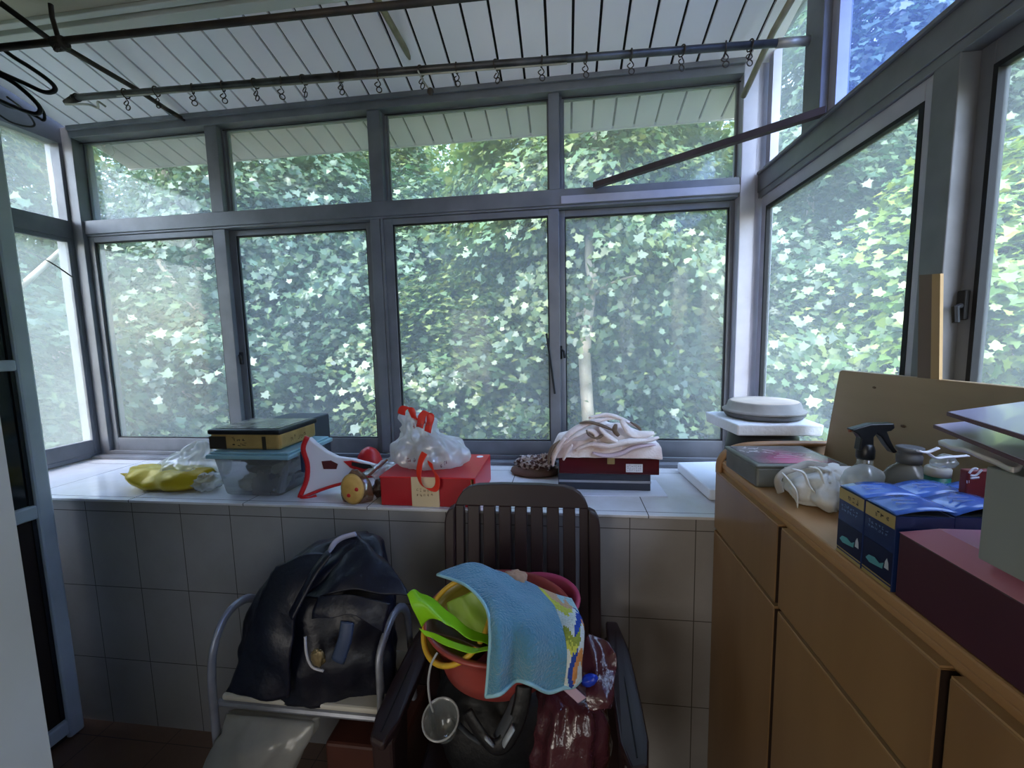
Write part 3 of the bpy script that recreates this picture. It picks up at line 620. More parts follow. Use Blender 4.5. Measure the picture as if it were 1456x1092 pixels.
# 7 biscuit pack
t = thing('snack_pack', 'egg-shaped biscuit with red spots in a brown wrapper beside the red box', 'snack', (-.735, 1.36, S))
c = at(508, 697, 1.36)
MB().sack([(c.x, 1.362, S+.002, .055, .032), (c.x, 1.362, S+.03, .060, .036), (c.x, 1.362, S+.065, .048, .03), (c.x-.003, 1.362, S+.095, .028, .02), (c.x-.004, 1.362, S+.112, .012, .008)], 40, 7, .05, 3, .005).build('wrapper', film('brown clear wrapper', (126, 84, 52), .45, .15, 20, (240, 216, 190), gloss=.12), t, smooth=True)
MB().lathe([(0, -.006), (.034, -.006), (.043, 0), (.034, .006), (0, .006)], (0, 0, 0), 28, Matrix.Translation((c.x+.004, 1.3205, S+.057)) @ Matrix.Rotation(PI/2, 4, 'X') @ Matrix.Diagonal((1, 1.28, 1, 1))).build('biscuit', mat('golden biscuit', (222, 182, 104), .6, var=(30, (200, 156, 84))), t, smooth=True)
for dx, dz in ((-.012, .036), (.018, .058)):
    MB().blob((c.x+.004+dx, 1.3145, S+dz), (.007, .003, .007), 2, .1).build('red_spot', m_red, t, smooth=True)
MB().blob((c.x+.068, 1.42, S+.035), (.03, .05, .035), 6, .35, 8).build('dark_crumple', mat('dark brown foil', (66, 50, 44), .3, bump=(30, .5)), t, smooth=True)
# 8 crumpled wrapper between
t = thing('plastic_wrapper', 'crumpled clear wrapper with brown stripe lying against the red box', 'wrapper', (-.66, 1.47, S))
MB().sheet([[at(515, 674, 1.40), at(530, 664, 1.44), at(548, 652, 1.50), at(560, 648, 1.52)], [at(528, 678, 1.39), at(540, 668, 1.42), at(555, 658, 1.48), at(566, 654, 1.50)], [at(535, 690, 1.39), at(545, 684, 1.41), at(552, 676, 1.44), at(566, 668, 1.48)]], 6, .012, 30, 4).build('wrapper', m_clear, t, smooth=True, solid=.001)
MB().tube(spline([at(524, 676, 1.385), at(536, 666, 1.41), at(550, 654, 1.47)], 4), .005, 6).build('brown_stripe', mat('brown print', (112, 60, 44), .5), t)
# 9 red gift box
t = thing('gift_box', 'red gift box with a cream front label under the white carrier bag', 'gift box', (-.47, 1.45, S))
m_box = mat('red card', (176, 24, 34), .4, var=(5, (158, 20, 32))); m_cream = mat('cream card label', (206, 186, 150), .6)
MB().box((-.632, 1.325, S+.001), (-.316, 1.60, S+.098)).build('body', m_box, t, bevel=.002)
MB().box((-.634, 1.322, S+.098), (-.300, 1.612, S+.104)).box((-.306, 1.325, S+.001), (-.300, 1.612, S+.098)).build('lid', mat('bright red card', (196, 28, 38), .35), t, bevel=.0015)
MB().box((-.3165, 1.328, S+.002), (-.3145, 1.598, S+.097)).build('side_lining', mat('golden yellow lining', (226, 186, 110), .5), t)
MB().box((-.520, 1.3205, S+.001), (-.424, 1.3225, S+.104)).build('label', m_cream, t)
strokes((-.505, 1.3204, S+.036), (.062, 0, 0), (0, 0, .03), 2, 5, 12, lift=(0, -1, 0)).build('lettering', mat('bronze ink', (120, 92, 70), .5), t)
MB().lathe([(.013, 0), (.013, .001)], (-.335, 1.575, S+.1043), 20).build('seal_sticker', m_wht, t)
# 10 white carrier bag with red handles
t = thing('carrier_bag', 'white plastic carrier bag with red handles on the red gift box', 'plastic bag', (-.49, 1.46, S+.106))
z0 = S+.106
mb = MB().sack([(-.495, 1.455, z0, .105, .065), (-.490, 1.455, z0+.022, .140, .085), (-.495, 1.455, z0+.055, .138, .085), (-.505, 1.455, z0+.085, .108, .070), (-.522, 1.455, z0+.110, .075, .050), (-.532, 1.455, z0+.135, .060, .042), (-.535, 1.455, z0+.165, .066, .034), (-.540, 1.455, z0+.19, .064, .022)], 80, 9, .18, 11, .017, 4, 30)
mb.build('bag', m_clearw, t, smooth=True)
MB().blob((-.51, 1.45, z0+.06), (.075, .045, .05), 5, .2).build('contents', mat('grey packet', (150, 146, 138), .5), t, smooth=True)
for j, (pts, w) in enumerate([([(571, 588), (574, 579), (584, 578), (588, 590), (596, 602)], .014), ([(597, 606), (600, 592), (606, 584), (612, 590), (608, 612)], .014)]):
    MB().sheet([[at(x-5, y, 1.43-.03*j) for x, y in pts], [at(x+5, y+3, 1.425-.03*j) for x, y in pts]], 5, .004, 40, j).build('handle', m_clearw if j == 9 else mat('red bag handle %s' % 'ab'[j], (214, 50, 40), .35), t, smooth=True, solid=.001)
loop = [(604, 643), (598, 656), (595, 672), (598, 686), (606, 694), (616, 696), (622, 690), (621, 676), (613, 664), (611, 657)]
MB().sheet([[at(x-3.5, y-2, 1.315+.0*k) for k, (x, y) in enumerate(loop)], [at(x+3.5, y+3, 1.308) for k, (x, y) in enumerate(loop)]], 5, .003, 30, 7).build('hanging_handle', mat('red bag handle', (214, 54, 36), .35), t, smooth=True, solid=.001)
rows = [at(588, 606, 1.385), at(612, 614, 1.39), at(590, 602, 1.385)]
o = at(586, 610, 1.382); strokes(o, at(613, 608, 1.382)-o, at(586, 600, 1.385)-o, 1, 5, 21, lift=(0, -1, 0)).build('lettering', mat('dark red ink', (150, 30, 36), .5), t)
o = at(578, 661, 1.352); strokes(o, at(592, 659, 1.352)-o, at(578, 651, 1.352)-o, 1, 2, 22, lift=(0, -1, 0)).build('lettering', mat('maroon ink', (110, 34, 48), .5), t)
o = at(626, 667, 1.352); strokes(o, at(636, 660, 1.352)-o, at(625, 659, 1.352)-o, 1, 2, 23, lift=(0, -1, 0)).build('lettering', mat('plum ink', (96, 40, 60), .5), t)
# 11 fabric bundle by the frame
t = thing('fabric_bundle', 'brown and white patterned cloth bundle on the sill against the window frame', 'cloth', (-.13, 1.70, S))
m_pat = mat('brown white patterned cloth', (206, 192, 186), .9, var=(70, (84, 58, 54), .05), bump=(60, .6))
mb = MB().lathe([(.055, .0), (.095, .002), (.104, .010), (.100, .022), (.085, .03), (.05, .036), (0, .036)], (-.128, 1.705, S), 40, sy=.7)
mb.build('base', mat('brown cloth edge', (110, 84, 72), .9, bump=(40, .5)), t, smooth=True)
MB().blob((-.13, 1.705, S+.045), (.075, .05, .028), 7, .45, 12).build('bundle', m_pat, t, smooth=True)
MB().blob((-.085, 1.69, S+.05), (.04, .035, .035), 9, .4, 12).build('fold', m_pat, t, smooth=True)
# 12 sheet, dark box, lockable box, cloth
mb = MB().box((0, 0, 0), (.345, .17, .004), Matrix.Translation((.005, 1.455, S)) @ Matrix.Rotation(.03, 4, 'Z'))
tag(mb.build('foam_sheet', mat('white foam sheet', (224, 228, 240), .5), bevel=.001), 'thin white sheet lying on the sill under the dark boxes', 'sheet')
t = thing('flat_box', 'dark grey flat box with a silver band under the red wooden case', 'box', (.14, 1.56, S+.004))
m_dg = mat('charcoal card', (52, 56, 68), .4)
z0 = S+.0045
MB().box((-.030, 1.512, z0), (.300, 1.70, z0+.026)).build('base', m_dg, t, bevel=.0015)
MB().box((-.027, 1.514, z0+.026), (.302, 1.698, z0+.035)).build('band', mat('silver band', (176, 178, 186), .3, .5), t)
MB().box((-.030, 1.512, z0+.035), (.300, 1.70, z0+.061)).build('lid', m_dg, t, bevel=.0015)
z1 = z0+.0615
t = thing('wooden_case', 'dark red wooden case with brass latch and white label on the sill', 'case', (.15, 1.56, z1))
m_mah = wood('dark mahogany', (92, 22, 30), (64, 14, 24), 'X', 14, .25, .3)
MB().box((-.026, 1.502, z1), (.328, 1.705, z1+.060)).build('body', m_mah, t, bevel=.003)
MB().box((-.028, 1.500, z1+.062), (.330, 1.707, z1+.088)).build('lid', m_mah, t, bevel=.004)
MB().box((.146, 1.494, z1+.040), (.172, 1.500, z1+.075)).box((.152, 1.491, z1+.05), (.166, 1.495, z1+.066)).build('latch', mat('aged brass', (176, 156, 112), .35, .7), t, bevel=.0015)
lb = MB().box((.212, 1.5005, z1+.010), (.270, 1.5015, z1+.040)).build('label_sticker', m_wht, t)
strokes((.215, 1.5004, z1+.013), (.052, 0, 0), (0, 0, .024), 3, 7, 31, lift=(0, -1, 0)).build('lettering', mat('grey print', (120, 122, 126), .5), lb)
# cloth heaped over the case
z2 = z1+.089
G = []
nx, ny = 46, 26
mb = MB(); V = []
for j in range(ny):
    for i in range(nx):
        u, v = i/(nx-1), j/(ny-1)
        x = -.055+.39*u; y = 1.475+.22*v
        e = max(0, 1-((u-.5)/.56)**4)*max(0, 1-((v-.55)/.62)**4)
        rd = 1-abs(noise.noise(Vector((x*10+y*7, y*14-x*3, 1.3))))*2
        rd2 = 1-abs(noise.noise(Vector((x*20-y*12, y*16, 4.3))))*2
        hump = .022+.050*math.exp(-((u-.53)/.30)**2)
        z = z2+.004+e*hump*(.72+.30*rd+.16*rd2)
        if x < -.03: z -= min(1, (-.03-x)/.025)*.040*(1+.4*rd)
        if y < 1.50: z = z2-.002-(1.50-y)*(.75+.4*rd)+e*.012*(.6+rd)
        V.append(Vector((x, y+.006*rd, z)))
mb.add(V, [(j*nx+i, j*nx+i+1, (j+1)*nx+i+1, (j+1)*nx+i) for j in range(ny-1) for i in range(nx-1)])
t = thing('knitted_cloth', 'crumpled beige and pink cloth heaped over the red wooden case', 'cloth', (.14, 1.58, z2))
m_knit = mat('beige pink cloth', (214, 190, 182), .95, var=(9, (232, 220, 216), .1), bump=(160, .35), sheen=.3)
m_knit2 = mat('olive brown fold contrast', (124, 104, 86), .95, var=(20, (92, 76, 66)), bump=(120, .4))  # darker tone painted into the folds to deepen their contrast
mb.build('cloth', m_knit, t, smooth=True, solid=.004, sub=1)
def roll(pts, r, q, f=(1.5, .75)):
    pp = spline([at(x, y, Y) for x, y, Y in pts], 6); m_ = len(pp)
    MB().tube(pp, [r*(.45+.65*math.sin(PI*(k+.6)/(m_+.2)))*(1+.18*noise.noise(pp[k]*40)) for k in range(m_)], 14, flat=f).build('fold', q, t, smooth=True)
roll([(794, 640, 1.485), (806, 620, 1.50), (826, 606, 1.53), (850, 598, 1.56), (876, 594, 1.58)], .012, m_knit)
roll([(800, 632, 1.475), (822, 618, 1.49), (838, 612, 1.50), (848, 618, 1.485), (846, 627, 1.48)], .009, m_knit)
roll([(824, 602, 1.515), (838, 600, 1.52), (858, 606, 1.515), (872, 612, 1.505)], .007, m_knit2)
roll([(834, 611, 1.49), (838, 618, 1.485), (850, 622, 1.48), (860, 616, 1.485)], .006, m_knit2)
roll([(876, 603, 1.51), (874, 612, 1.50), (880, 620, 1.49)], .006, m_knit2)
roll([(884, 598, 1.53), (892, 610, 1.51), (904, 618, 1.50), (930, 616, 1.50)], .012, m_knit)
roll([(896, 600, 1.53), (906, 606, 1.52), (912, 612, 1.515)], .0055, m_knit2)
roll([(838, 594, 1.56), (862, 590, 1.58), (884, 596, 1.57), (908, 608, 1.54)], .010, m_knit)
roll([(818, 640, 1.485), (840, 632, 1.48), (866, 634, 1.48), (892, 628, 1.48), (920, 626, 1.49), (936, 622, 1.50)], .012, m_knit)
roll([(842, 644, 1.48), (862, 648, 1.478), (884, 644, 1.48), (902, 636, 1.48), (932, 632, 1.49)], .010, mat('lilac cloth underside', (206, 186, 196), .95, bump=(160, .35)))
roll([(852, 608, 1.495), (864, 620, 1.485), (878, 628, 1.48)], .010, m_knit)
roll([(804, 622, 1.48), (795, 634, 1.475), (788, 648, 1.47), (786, 662, 1.47)], .011, m_knit)
roll([(797, 626, 1.485), (786, 636, 1.48), (781, 648, 1.475), (780, 660, 1.475)], .008, m_knit2)
roll([(814, 632, 1.47), (806, 642, 1.468), (801, 654, 1.468)], .009, m_knit)
# 13 foam blocks, pot, lid
m_foam = mat('white foam block', (232, 236, 244), .7, bump=(90, .25))
mb = MB().hull([(.478, 1.44, S+.002), (.765, 1.40, S+.002), (.765, 1.80, S+.002), (.455, 1.76, S+.002)], [(.478, 1.44, S+.040), (.765, 1.40, S+.040), (.765, 1.80, S+.040), (.455, 1.76, S+.040)])
tag(mb.build('foam_block', m_foam, bevel=.006), 'white foam slab lying flat on the sill beside the cabinet', 'foam block')
t = thing('pot', 'dark grey round pot on the sill holding up a white foam slab', 'pot', (.64, 1.44, S+.041))
MB().lathe([(.07, 0), (.085, .02), (.105, .09), (.108, .15), (.100, .19), (.086, .207), (.0, .207)], (.64, 1.445, S+.041), 32).build('body', mat('dark enamel', (50, 46, 46), .4), t, smooth=True)
MB().tube([(.64+.108*math.cos(a), 1.445+.108*math.sin(a), S+.165) for a in [k*2*PI/32 for k in range(32)]], .005, 8, True).build('rim', mat('brown enamel rim', (64, 54, 50), .4), t, smooth=True)
z3 = S+.041+.208
mb = MB().hull([(.520, 1.335, z3), (.760, 1.335, z3), (.760, 1.58, z3), (.500, 1.56, z3)], [(.517, 1.33, z3+.036), (.762, 1.33, z3+.036), (.762, 1.585, z3+.036), (.497, 1.565, z3+.036)])
tag(mb.build('foam_block', m_foam, bevel=.005), 'white foam slab balanced on the dark pot under the round lid', 'foam block')
t = thing('round_lid', 'round grey lidded dish with a pale worn top on the white foam slab', 'dish', (.648, 1.46, z3+.037))
z4 = z3+.0365
m_lidg = mat('grey clay', (166, 164, 162), .6, var=(12, (136, 134, 130)))
MB().lathe([(.095, 0), (.112, .004), (.118, .014), (.119, .020), (.112, .021)], (.648, 1.465, z4), 48).build('dish', mat('dark clay', (92, 92, 92), .55), t, smooth=True)
MB().lathe([(.121, .0205), (.122, .025), (.117, .028), (.110, .030), (.104, .050), (.100, .053)], (.648, 1.465, z4), 48).build('lid', m_lidg, t, smooth=True)
MB().lathe([(.100, .0531), (.096, .0545), (.05, .0555), (0, .0555)], (.648, 1.465, z4), 48).build('lid_top', mat('pale worn top', (228, 212, 194), .7, var=(9, (186, 172, 160))), t, smooth=True)
# ================================================================== low cabinet under the right windows
ZC, CX = 1.105, .449
m_cab = wood('orange brown veneer', (146, 112, 74), (126, 94, 60), 'Z', 6, .38, .15)
m_cabt = wood('worn cabinet top', (182, 142, 98), (158, 118, 78), 'Y', 7, .42)
m_edge = wood('pale cabinet edging', (180, 146, 106), (150, 116, 78), 'Y', 10, .4)
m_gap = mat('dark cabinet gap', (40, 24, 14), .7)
t = thing('cabinet', 'long brown veneer cabinet with overlaid drawers under the right windows', 'cabinet', (.61, .7, 0))
MB().box((CX+.022, .06, .0), (.765, 1.300, 1.086)).build('carcass', m_gap, t)
MB().box((CX+.012, .05, 1.086), (.766, 1.304, ZC)).box((CX+.016, .05, 1.068), (.765, 1.304, 1.086)).build('top', m_cabt, t, bevel=.004)
for y0, y1 in ((.926, 1.304), (.532, .914), (.14, .520)):
    d = MB().box((CX, y0, .895), (CX+.020, y1, 1.071)).build('drawer', m_cab, t, bevel=.003)
    MB().box((CX+.001, y0+.002, 1.0705), (CX+.02, y1-.002, 1.0735)).build('edge_strip', m_edge, d)
    MB().box((CX+.001, y0-.0012, .897), (CX+.019, y0, 1.069)).build('side_shade', m_gap, d)  # dark strip painting the unlit side face of the drawer
    d = MB().box((CX, y0, .035), (CX+.020, y1, .884)).build('door', m_cab, t, bevel=.003)
    MB().box((CX+.001, y0+.002, .8835), (CX+.02, y1-.002, .8865)).build('edge_strip', m_edge, d)
    MB().box((CX+.001, y0-.0012, .037), (CX+.019, y0, .882)).build('side_shade', m_gap, d)  # same painted shade down the side of the door
rp = [at(1022, 672, 1.300), at(1024, 655, 1.300), at(1036, 641, 1.300), at(1062, 633, 1.300), at(1110, 631, 1.300), at(1190, 631, 1.300)]
rp = spline(rp, 6)
MB().tube(rp, .0085, 8, flat=(1.0, 1.9)).build('end_rail', wood('rail wood', (178, 138, 96), (150, 110, 72), 'X', 9), t, smooth=True)
mb = MB(); mb.extrude([p+Vector((0, .004, 0)) for p in rp]+[Vector((rp[-1].x, 1.304, ZC)), Vector((rp[0].x+.004, 1.304, ZC))], (0, .006, 0)); mb.build('end_panel', wood('panel wood', (118, 88, 62), (96, 70, 50), 'X', 9), t)
# tin with printed lid
t = thing('tin_box', 'grey green tin box with a pink and purple printed lid on the cabinet', 'tin', (.58, 1.13, ZC))
a, b = atz(1033, 667, ZC), atz(1075, 694, ZC)
ang = math.atan2(a.x-b.x, a.y-b.y)
Mt = Matrix.Translation((b.x, b.y, ZC)) @ Matrix.Rotation(-ang*.5, 4, 'Z')
m_tin = mat('grey green tin', (112, 114, 108), .4, .2, var=(12, (88, 90, 84)))
MB().box((0, 0, .001), (.205, .178, .052), Mt).build('body', m_tin, t, bevel=.006)
MB().box((-.004, -.004, .050), (.209, .182, .060), Mt).build('lid', m_tin, t, bevel=.006, seg=3)
m_pl = mat('pink purple printed lid', (70, 64, 76), .25, .2, coat=.3)
n, l = m_pl.node_tree.nodes, m_pl.node_tree.links
tc = n.new('ShaderNodeTexCoord'); gr = n.new('ShaderNodeTexGradient'); gr.gradient_type = 'SPHERICAL'; mp = n.new('ShaderNodeMapping')
mp.inputs['Location'].default_value = (0, 0, 0); mp.inputs['Scale'].default_value = (11, 8, 1); mp.inputs['Location'].default_value = (-.1, .15, 0)
nz = n.new('ShaderNodeTexNoise'); nz.inputs['Scale'].default_value = 18
ad = n.new('ShaderNodeVectorMath'); ad.operation = 'MULTIPLY_ADD'; ad.inputs[1].default_value = (.05, .05, 0)
l.new(tc.outputs['Object'], nz.inputs[0]); l.new(nz.outputs['Color'], ad.inputs[0]); l.new(tc.outputs['Object'], ad.inputs[2]); l.new(ad.outputs[0], mp.inputs[0]); l.new(mp.outputs[0], gr.inputs[0])
r = n.new('ShaderNodeValToRGB'); r.color_ramp.elements[0].color = (*lin((84, 84, 92)), 1); r.color_ramp.elements[1].color = (*lin((196, 70, 130)), 1); r.color_ramp.elements[1].position = .7
l.new(gr.outputs[0], r.inputs[0]); l.new(r.outputs[0], n['Principled BSDF'].inputs['Base Color'])
MB().box((.008, .008, .0600), (.197, .170, .0608), Mt).build('lid_picture', m_pl, t)
mb = MB()
for x0, x1, y in ((.085, .15, .075), (.07, .16, .058), (.10, .13, .090)):
    mb.box((x0, y, .0608), (x1, y+.0015, .0612), Mt)
g = random.Random(5)
for k in range(12):
    p0 = Vector((.02+.06*g.random(), .10+.05*g.random(), .061)); p1 = p0+Vector((g.uniform(-.02, .03), g.uniform(-.02, .02), 0)); mb.tube([Mt @ p0, Mt @ p0.lerp(p1, .5)+Vector((.003, 0, 0)), Mt @ p1], .0005, 4)
mb.build('line_drawing', m_wht, t)
# cloth bag
t = thing('cloth_bag', 'crumpled white cloth bag beside the blue cartons on the cabinet', 'bag', atz(1160, 715, ZC))
m_cloth = mat('white cotton', (220, 222, 220), .9, var=(6, (204, 204, 200)), bump=(50, .25))
c = atz(1164, 712, ZC)
MB().sack([(c.x+.005, c.y, ZC+.002, .054, .064), (c.x, c.y, ZC+.018, .068, .078), (c.x, c.y, ZC+.044, .066, .072), (c.x+.008, c.y, ZC+.066, .048, .054), (c.x+.012, c.y, ZC+.078, .018, .022)], 90, 9, .20, 14, .024, 5, 26).build('bag', m_cloth, t, smooth=True)
for pts in ([(1112, 672), (1122, 684), (1132, 700), (1134, 722)], [(1126, 667), (1142, 672), (1150, 690), (1160, 702)], [(1150, 664), (1164, 668), (1172, 690), (1178, 716)], [(1180, 684), (1174, 700), (1176, 716), (1190, 728)]):
    pp = spline([at(x, y, c.y-.050-.004*k) for k, (x, y) in enumerate(pts)], 5); m_ = len(pp)
    MB().tube(pp, [.0042*(.4+.7*math.sin(PI*(k+.5)/m_)) for k in range(m_)], 10, flat=(1.6, .6)).build('fold', m_cloth, t, smooth=True)
MB().tube(spline([at(1110, 700, c.y-.03), at(1106, 682, c.y-.035), at(1116, 671, c.y-.03), at(1134, 664, c.y-.02), at(1150, 660, c.y), at(1176, 664, c.y+.01)], 5), .005, 8, flat=(1.6, .7)).build('hem', mat('grey hem', (168, 164, 156), .9), t, smooth=True)
# clear crumple
p = at(1228, 676, .87)
tag(MB().sack([(p.x, .875, ZC+.001, .026, .022), (p.x, .875, ZC+.04, .032, .026), (p.x, .875, ZC+.085, .034, .026), (p.x, .875, ZC+.108, .028, .022), (p.x, .875, ZC+.118, .012, .012)], 40, 5, .12, 9, .008, 4, 26).build('plastic_bag', m_clear, smooth=True), 'small crumpled clear plastic bag behind the cloth bag on the cabinet', 'plastic bag')
# cartons
m_blue = mat('deep blue carton', (28, 48, 98), .32, var=(10, (20, 36, 76)), coat=.2)
m_navy = mat('navy print', (18, 28, 58), .35); m_bl2 = mat('glossy blue flap', (70, 110, 196), .22, coat=.4)
m_gld = mat('gold band', (186, 164, 104), .35, .35); m_cav = mat('carton inside', (60, 62, 54), .7)
BW, BD, BH = .074, .0605, .114
CART = [(.463, .697, 'blue carton with gold band nearest the cloth bag'), (.463, .634, 'blue carton with gold band touching the maroon box'), (.5395, .700, 'blue carton behind the first, with its lid flap lifting'),
        (.5395, .637, 'open blue carton with a raised flap next to the grey box'), (.616, .702, 'blue carton farthest back beside the red packet')]
for i, (x, y, lab) in enumerate(CART):
    t = thing('carton', lab, 'carton', (x+BW/2, y+BD/2, ZC), 'blue cartons on the cabinet')
    z0 = ZC+.0005
    MB().box((x, y, z0), (x+BW, y+BD, z0+BH)).build('body', m_blue, t, bevel=.001)
    MB().box((x-.0006, y+.001, z0+BH-.020), (x, y+BD-.001, z0+BH-.001)).build('gold_band', m_gld, t)
    MB().box((x-.0006, y+.001, z0+.001), (x, y+BD-.001, z0+.006)).box((x-.0008, y+.001, z0+.009), (x, y+BD-.001, z0+.0105)).build('base_line', m_gld, t)
    MB().box((x-.0004, y+.001, z0+.011), (x, y+BD-.001, z0+.058)).build('night_print', m_navy, t)
    strokes((x-.0007, y+BD-.022, z0+BH-.017), (0, -.03, 0), (0, 0, .012), 1, 3, 40+i, lift=(-1, 0, 0)).build('lettering', m_ink, t)
    strokes((x-.0005, y+BD-.008, z0+BH-.038), (0, -.042, 0), (0, 0, .014), 2, 6, 50+i, lift=(-1, 0, 0)).build('lettering', mat('pale blue print %s' % 'abcde'[i], (120, 150, 190), .4), t)
    fs = [(-.018, .026), (-.012, .033), (.0, .035), (.010, .031), (.018, .036), (.016, .026), (.004, .024), (-.010, .022)]
    MB().extrude([Vector((x-.0007, y+BD*.56-a, z0+b)) for a, b in fs], (-.0004, 0, 0)).build('fish_print', mat('teal print %s' % 'abcde'[i], (84, 150, 158), .4), t)
    MB().extrude([Vector((x-.0007, y+.010+a, z0+.030+b)) for a, b in ((-.004, 0), (.004, 0), (.003, .010), (0, .016), (-.003, .010))], (-.0004, 0, 0)).build('drop_print', mat('pale drop print %s' % 'abcde'[i], (176, 186, 196), .4), t)
    MB().box((x+.004, y+.004, z0+BH), (x+BW-.004, y+BD-.004, z0+BH+.0006)).build('opening', m_cav, t)
    up = (.007, .008, .011, .013, .011)[i]; k = 9; G = []
    for s in range(k):
        f = s/(k-1); zz = z0+BH+.0014+up*math.sin(PI*min(1, f*.78))*1.05
        G.append([Vector((x+f*(BW+.004), y, zz)), Vector((x+f*(BW+.004), y+BD/2, zz+.001)), Vector((x+f*(BW+.004), y+BD, zz))])
    fl = MB().sheet(G, 2).build('flap', m_bl2, t, smooth=True, solid=.0008)
    MB().box((x+.016, y+.024, z0+BH+.0030+up*.80), (x+.044, y+.0252, z0+BH+.0034+up*.98)).box((x+.018, y+.036, z0+BH+.0030+up*.80), (x+.048, y+.0370, z0+BH+.0034+up*.98)).build('lettering', mat('white flap print %s' % 'abcde'[i], (150, 172, 220), .4), fl)
# bottles behind
m_spr = mat('black sprayer plastic', (16, 17, 20), .35)
t = thing('spray_bottle', 'clear spray bottle with a black trigger head by the leaning board', 'spray bottle', (.60, .90, ZC))
bx, by = at(1230, 650, .90).x, .90
MB().lathe([(.028, 0), (.032, .004), (.032, .070), (.028, .088), (.018, .104), (.013, .112), (.013, .128)], (bx, by, ZC+.001), 24).build('bottle', film('clear bottle plastic', (196, 200, 200), .22, .1, 10, gloss=.12), t, smooth=True)
MB().lathe([(.0145, 0), (.0155, .003), (.0155, .018), (.013, .026), (.011, .03)], (bx, by, ZC+.124), 20).build('collar', m_spr, t, smooth=True)
prof = [(1211, 611), (1222, 608), (1240, 603), (1272, 602), (1273, 609), (1268, 613), (1262, 614), (1266, 624), (1272, 636), (1277, 643), (1271, 645), (1262, 634), (1254, 622), (1247, 617), (1243, 622), (1243, 641), (1222, 641), (1225, 624), (1221, 618), (1214, 614)]
MB().extrude([at(x, y, by-.009)+Vector((0, 0, 0)) for x, y in prof], (0, .018, 0)).build('trigger_head', m_spr, t, bevel=.002)
MB().tube([at(1212, 612, by), at(1207, 612.5, by)], .003, 8).build('nozzle', mat('orange nozzle', (140, 80, 50), .4), t)
MB().tube([(bx, by, ZC+.01), (bx, by, ZC+.12)], .002, 6).build('dip_tube', m_wht, t)
p = at(1292, 660, .86)
t = thing('jug', 'grey translucent bottle with a ribbed cap beside the spray bottle', 'bottle', (p.x, .86, ZC))
MB().lathe([(.040, 0), (.044, .004), (.044, .070), (.041, .092), (.030, .112), (.018, .124), (.016, .130)], (p.x, .86, ZC+.001), 32).build('body', mat('smoky plastic', (118, 118, 112), .2, alpha=.85), t, smooth=True)
MB().lathe([(.019, 0), (.0195, .014), (.0175, .016), (.0175, .022), (.021, .024), (.021, .030), (.018, .031), (0, .031)], (p.x, .86, ZC+.128), 28).build('cap', mat('grey cap', (92, 94, 98), .45), t, smooth=True)
p = at(1345, 668, .775)
t = thing('cup', 'green and white cup tied in a clear bag behind the blue cartons', 'cup', (p.x, .785, ZC))
MB().lathe([(.015, 0), (.0165, .10), (.017, .125)], (p.x, .79, ZC+.001), 26).build('body', mat('teal green cup', (28, 112, 98), .4), t, smooth=True)
MB().lathe([(.0174, 0), (.0176, .013), (.015, .016), (0, .016)], (p.x, .79, ZC+.126), 26).build('lid', mat('milky lid', (188, 190, 184), .4), t, smooth=True)
MB().sack([(p.x+.006, .79, ZC+.1435, .014, .014), (p.x+.008, .79, ZC+.150, .017, .015), (p.x+.01, .79, ZC+.156, .011, .011), (p.x+.012, .79, ZC+.162, .006, .006)], 30, 5, .16, 6, .003).build('clear_wrap', m_clear, t, smooth=True)
for pts in ([(1305, 641), (1318, 643), (1334, 637)], [(1318, 643), (1330, 651), (1346, 650), (1376, 648)]):
    MB().tube(spline([at(x, y, .775) for x, y in pts], 5), .0026, 6, flat=(1.8, .7)).build('tie', m_wht, t, smooth=True)
t = thing('red_packet', 'red printed packet with white curved marks behind the blue cartons', 'packet', (.70, .74, ZC))
a, b = at(1372, 664, .70), at(1404, 668, .70)
MB().box((a.x, .695, ZC+.001), (a.x+.045, .708, a.z-.004)).build('body', mat('brown red packet', (122, 44, 44), .45), t, bevel=.002)
mb = MB()
for q in ([(1384, 673), (1388, 668), (1392, 666), (1396, 667)], [(1386, 676), (1393, 676), (1398, 672), (1402, 668)], [(1386, 680), (1398, 679)]):
    mb.tube(spline([at(x-6, y, .6945) for x, y in q], 3), .0011, 5, flat=(1, 1.6))
o = at(1372, 690, .6945)
mb.build('white_arcs', m_wht, t); strokes(o, at(1381, 690, .6945)-o, at(1372, 681, .6945)-o, 1, 1, 3, lift=(0, -1, 0)).build('lettering', m_wht, t)
# maroon box, grey box, sheets
t = thing('maroon_box', 'long maroon box with a pinkish sloping lid at the front of the cabinet', 'box', (.58, .38, ZC))
m_mar = mat('maroon card', (74, 38, 48), .45, var=(5, (62, 30, 40))); m_mar2 = mat('pinkish maroon lid', (196, 128, 146), .3, var=(5, (186, 116, 136)), coat=.2)
MB().box((.464, .10, ZC+.001), (.70, .628, ZC+.094)).build('body', m_mar, t, bevel=.002)
MB().hull([(.463, .10, ZC+.094), (.702, .10, ZC+.094), (.702, .629, ZC+.094), (.463, .629, ZC+.094)], [(.492, .12, ZC+.112), (.672, .12, ZC+.112), (.672, .603, ZC+.112), (.492, .603, ZC+.112)]).build('lid', m_mar2, t, bevel=.001)
t = thing('grey_box', 'plain grey box standing on the maroon box under the glossy maroon boards', 'box', (.58, .33, ZC+.113))
MB().box((.470, .12, ZC+.1125), (.690, .524, ZC+.222)).build('body', mat('grey white card', (140, 146, 144), .55), t, bevel=.002)
zt = ZC+.2225
t = thing('foil_packet', 'silvery plastic packet lying on the grey box below the glossy maroon boards', 'packet', (.58, .57, zt))
c0 = atz(1332, 631, zt+.006); c1 = atz(1394, 624, zt+.010); c2 = atz(1462, 652, zt+.010); c3 = atz(1440, 668, zt+.003)
mm = (c0+c1+c2+c3)/4+Vector((0, 0, .004))
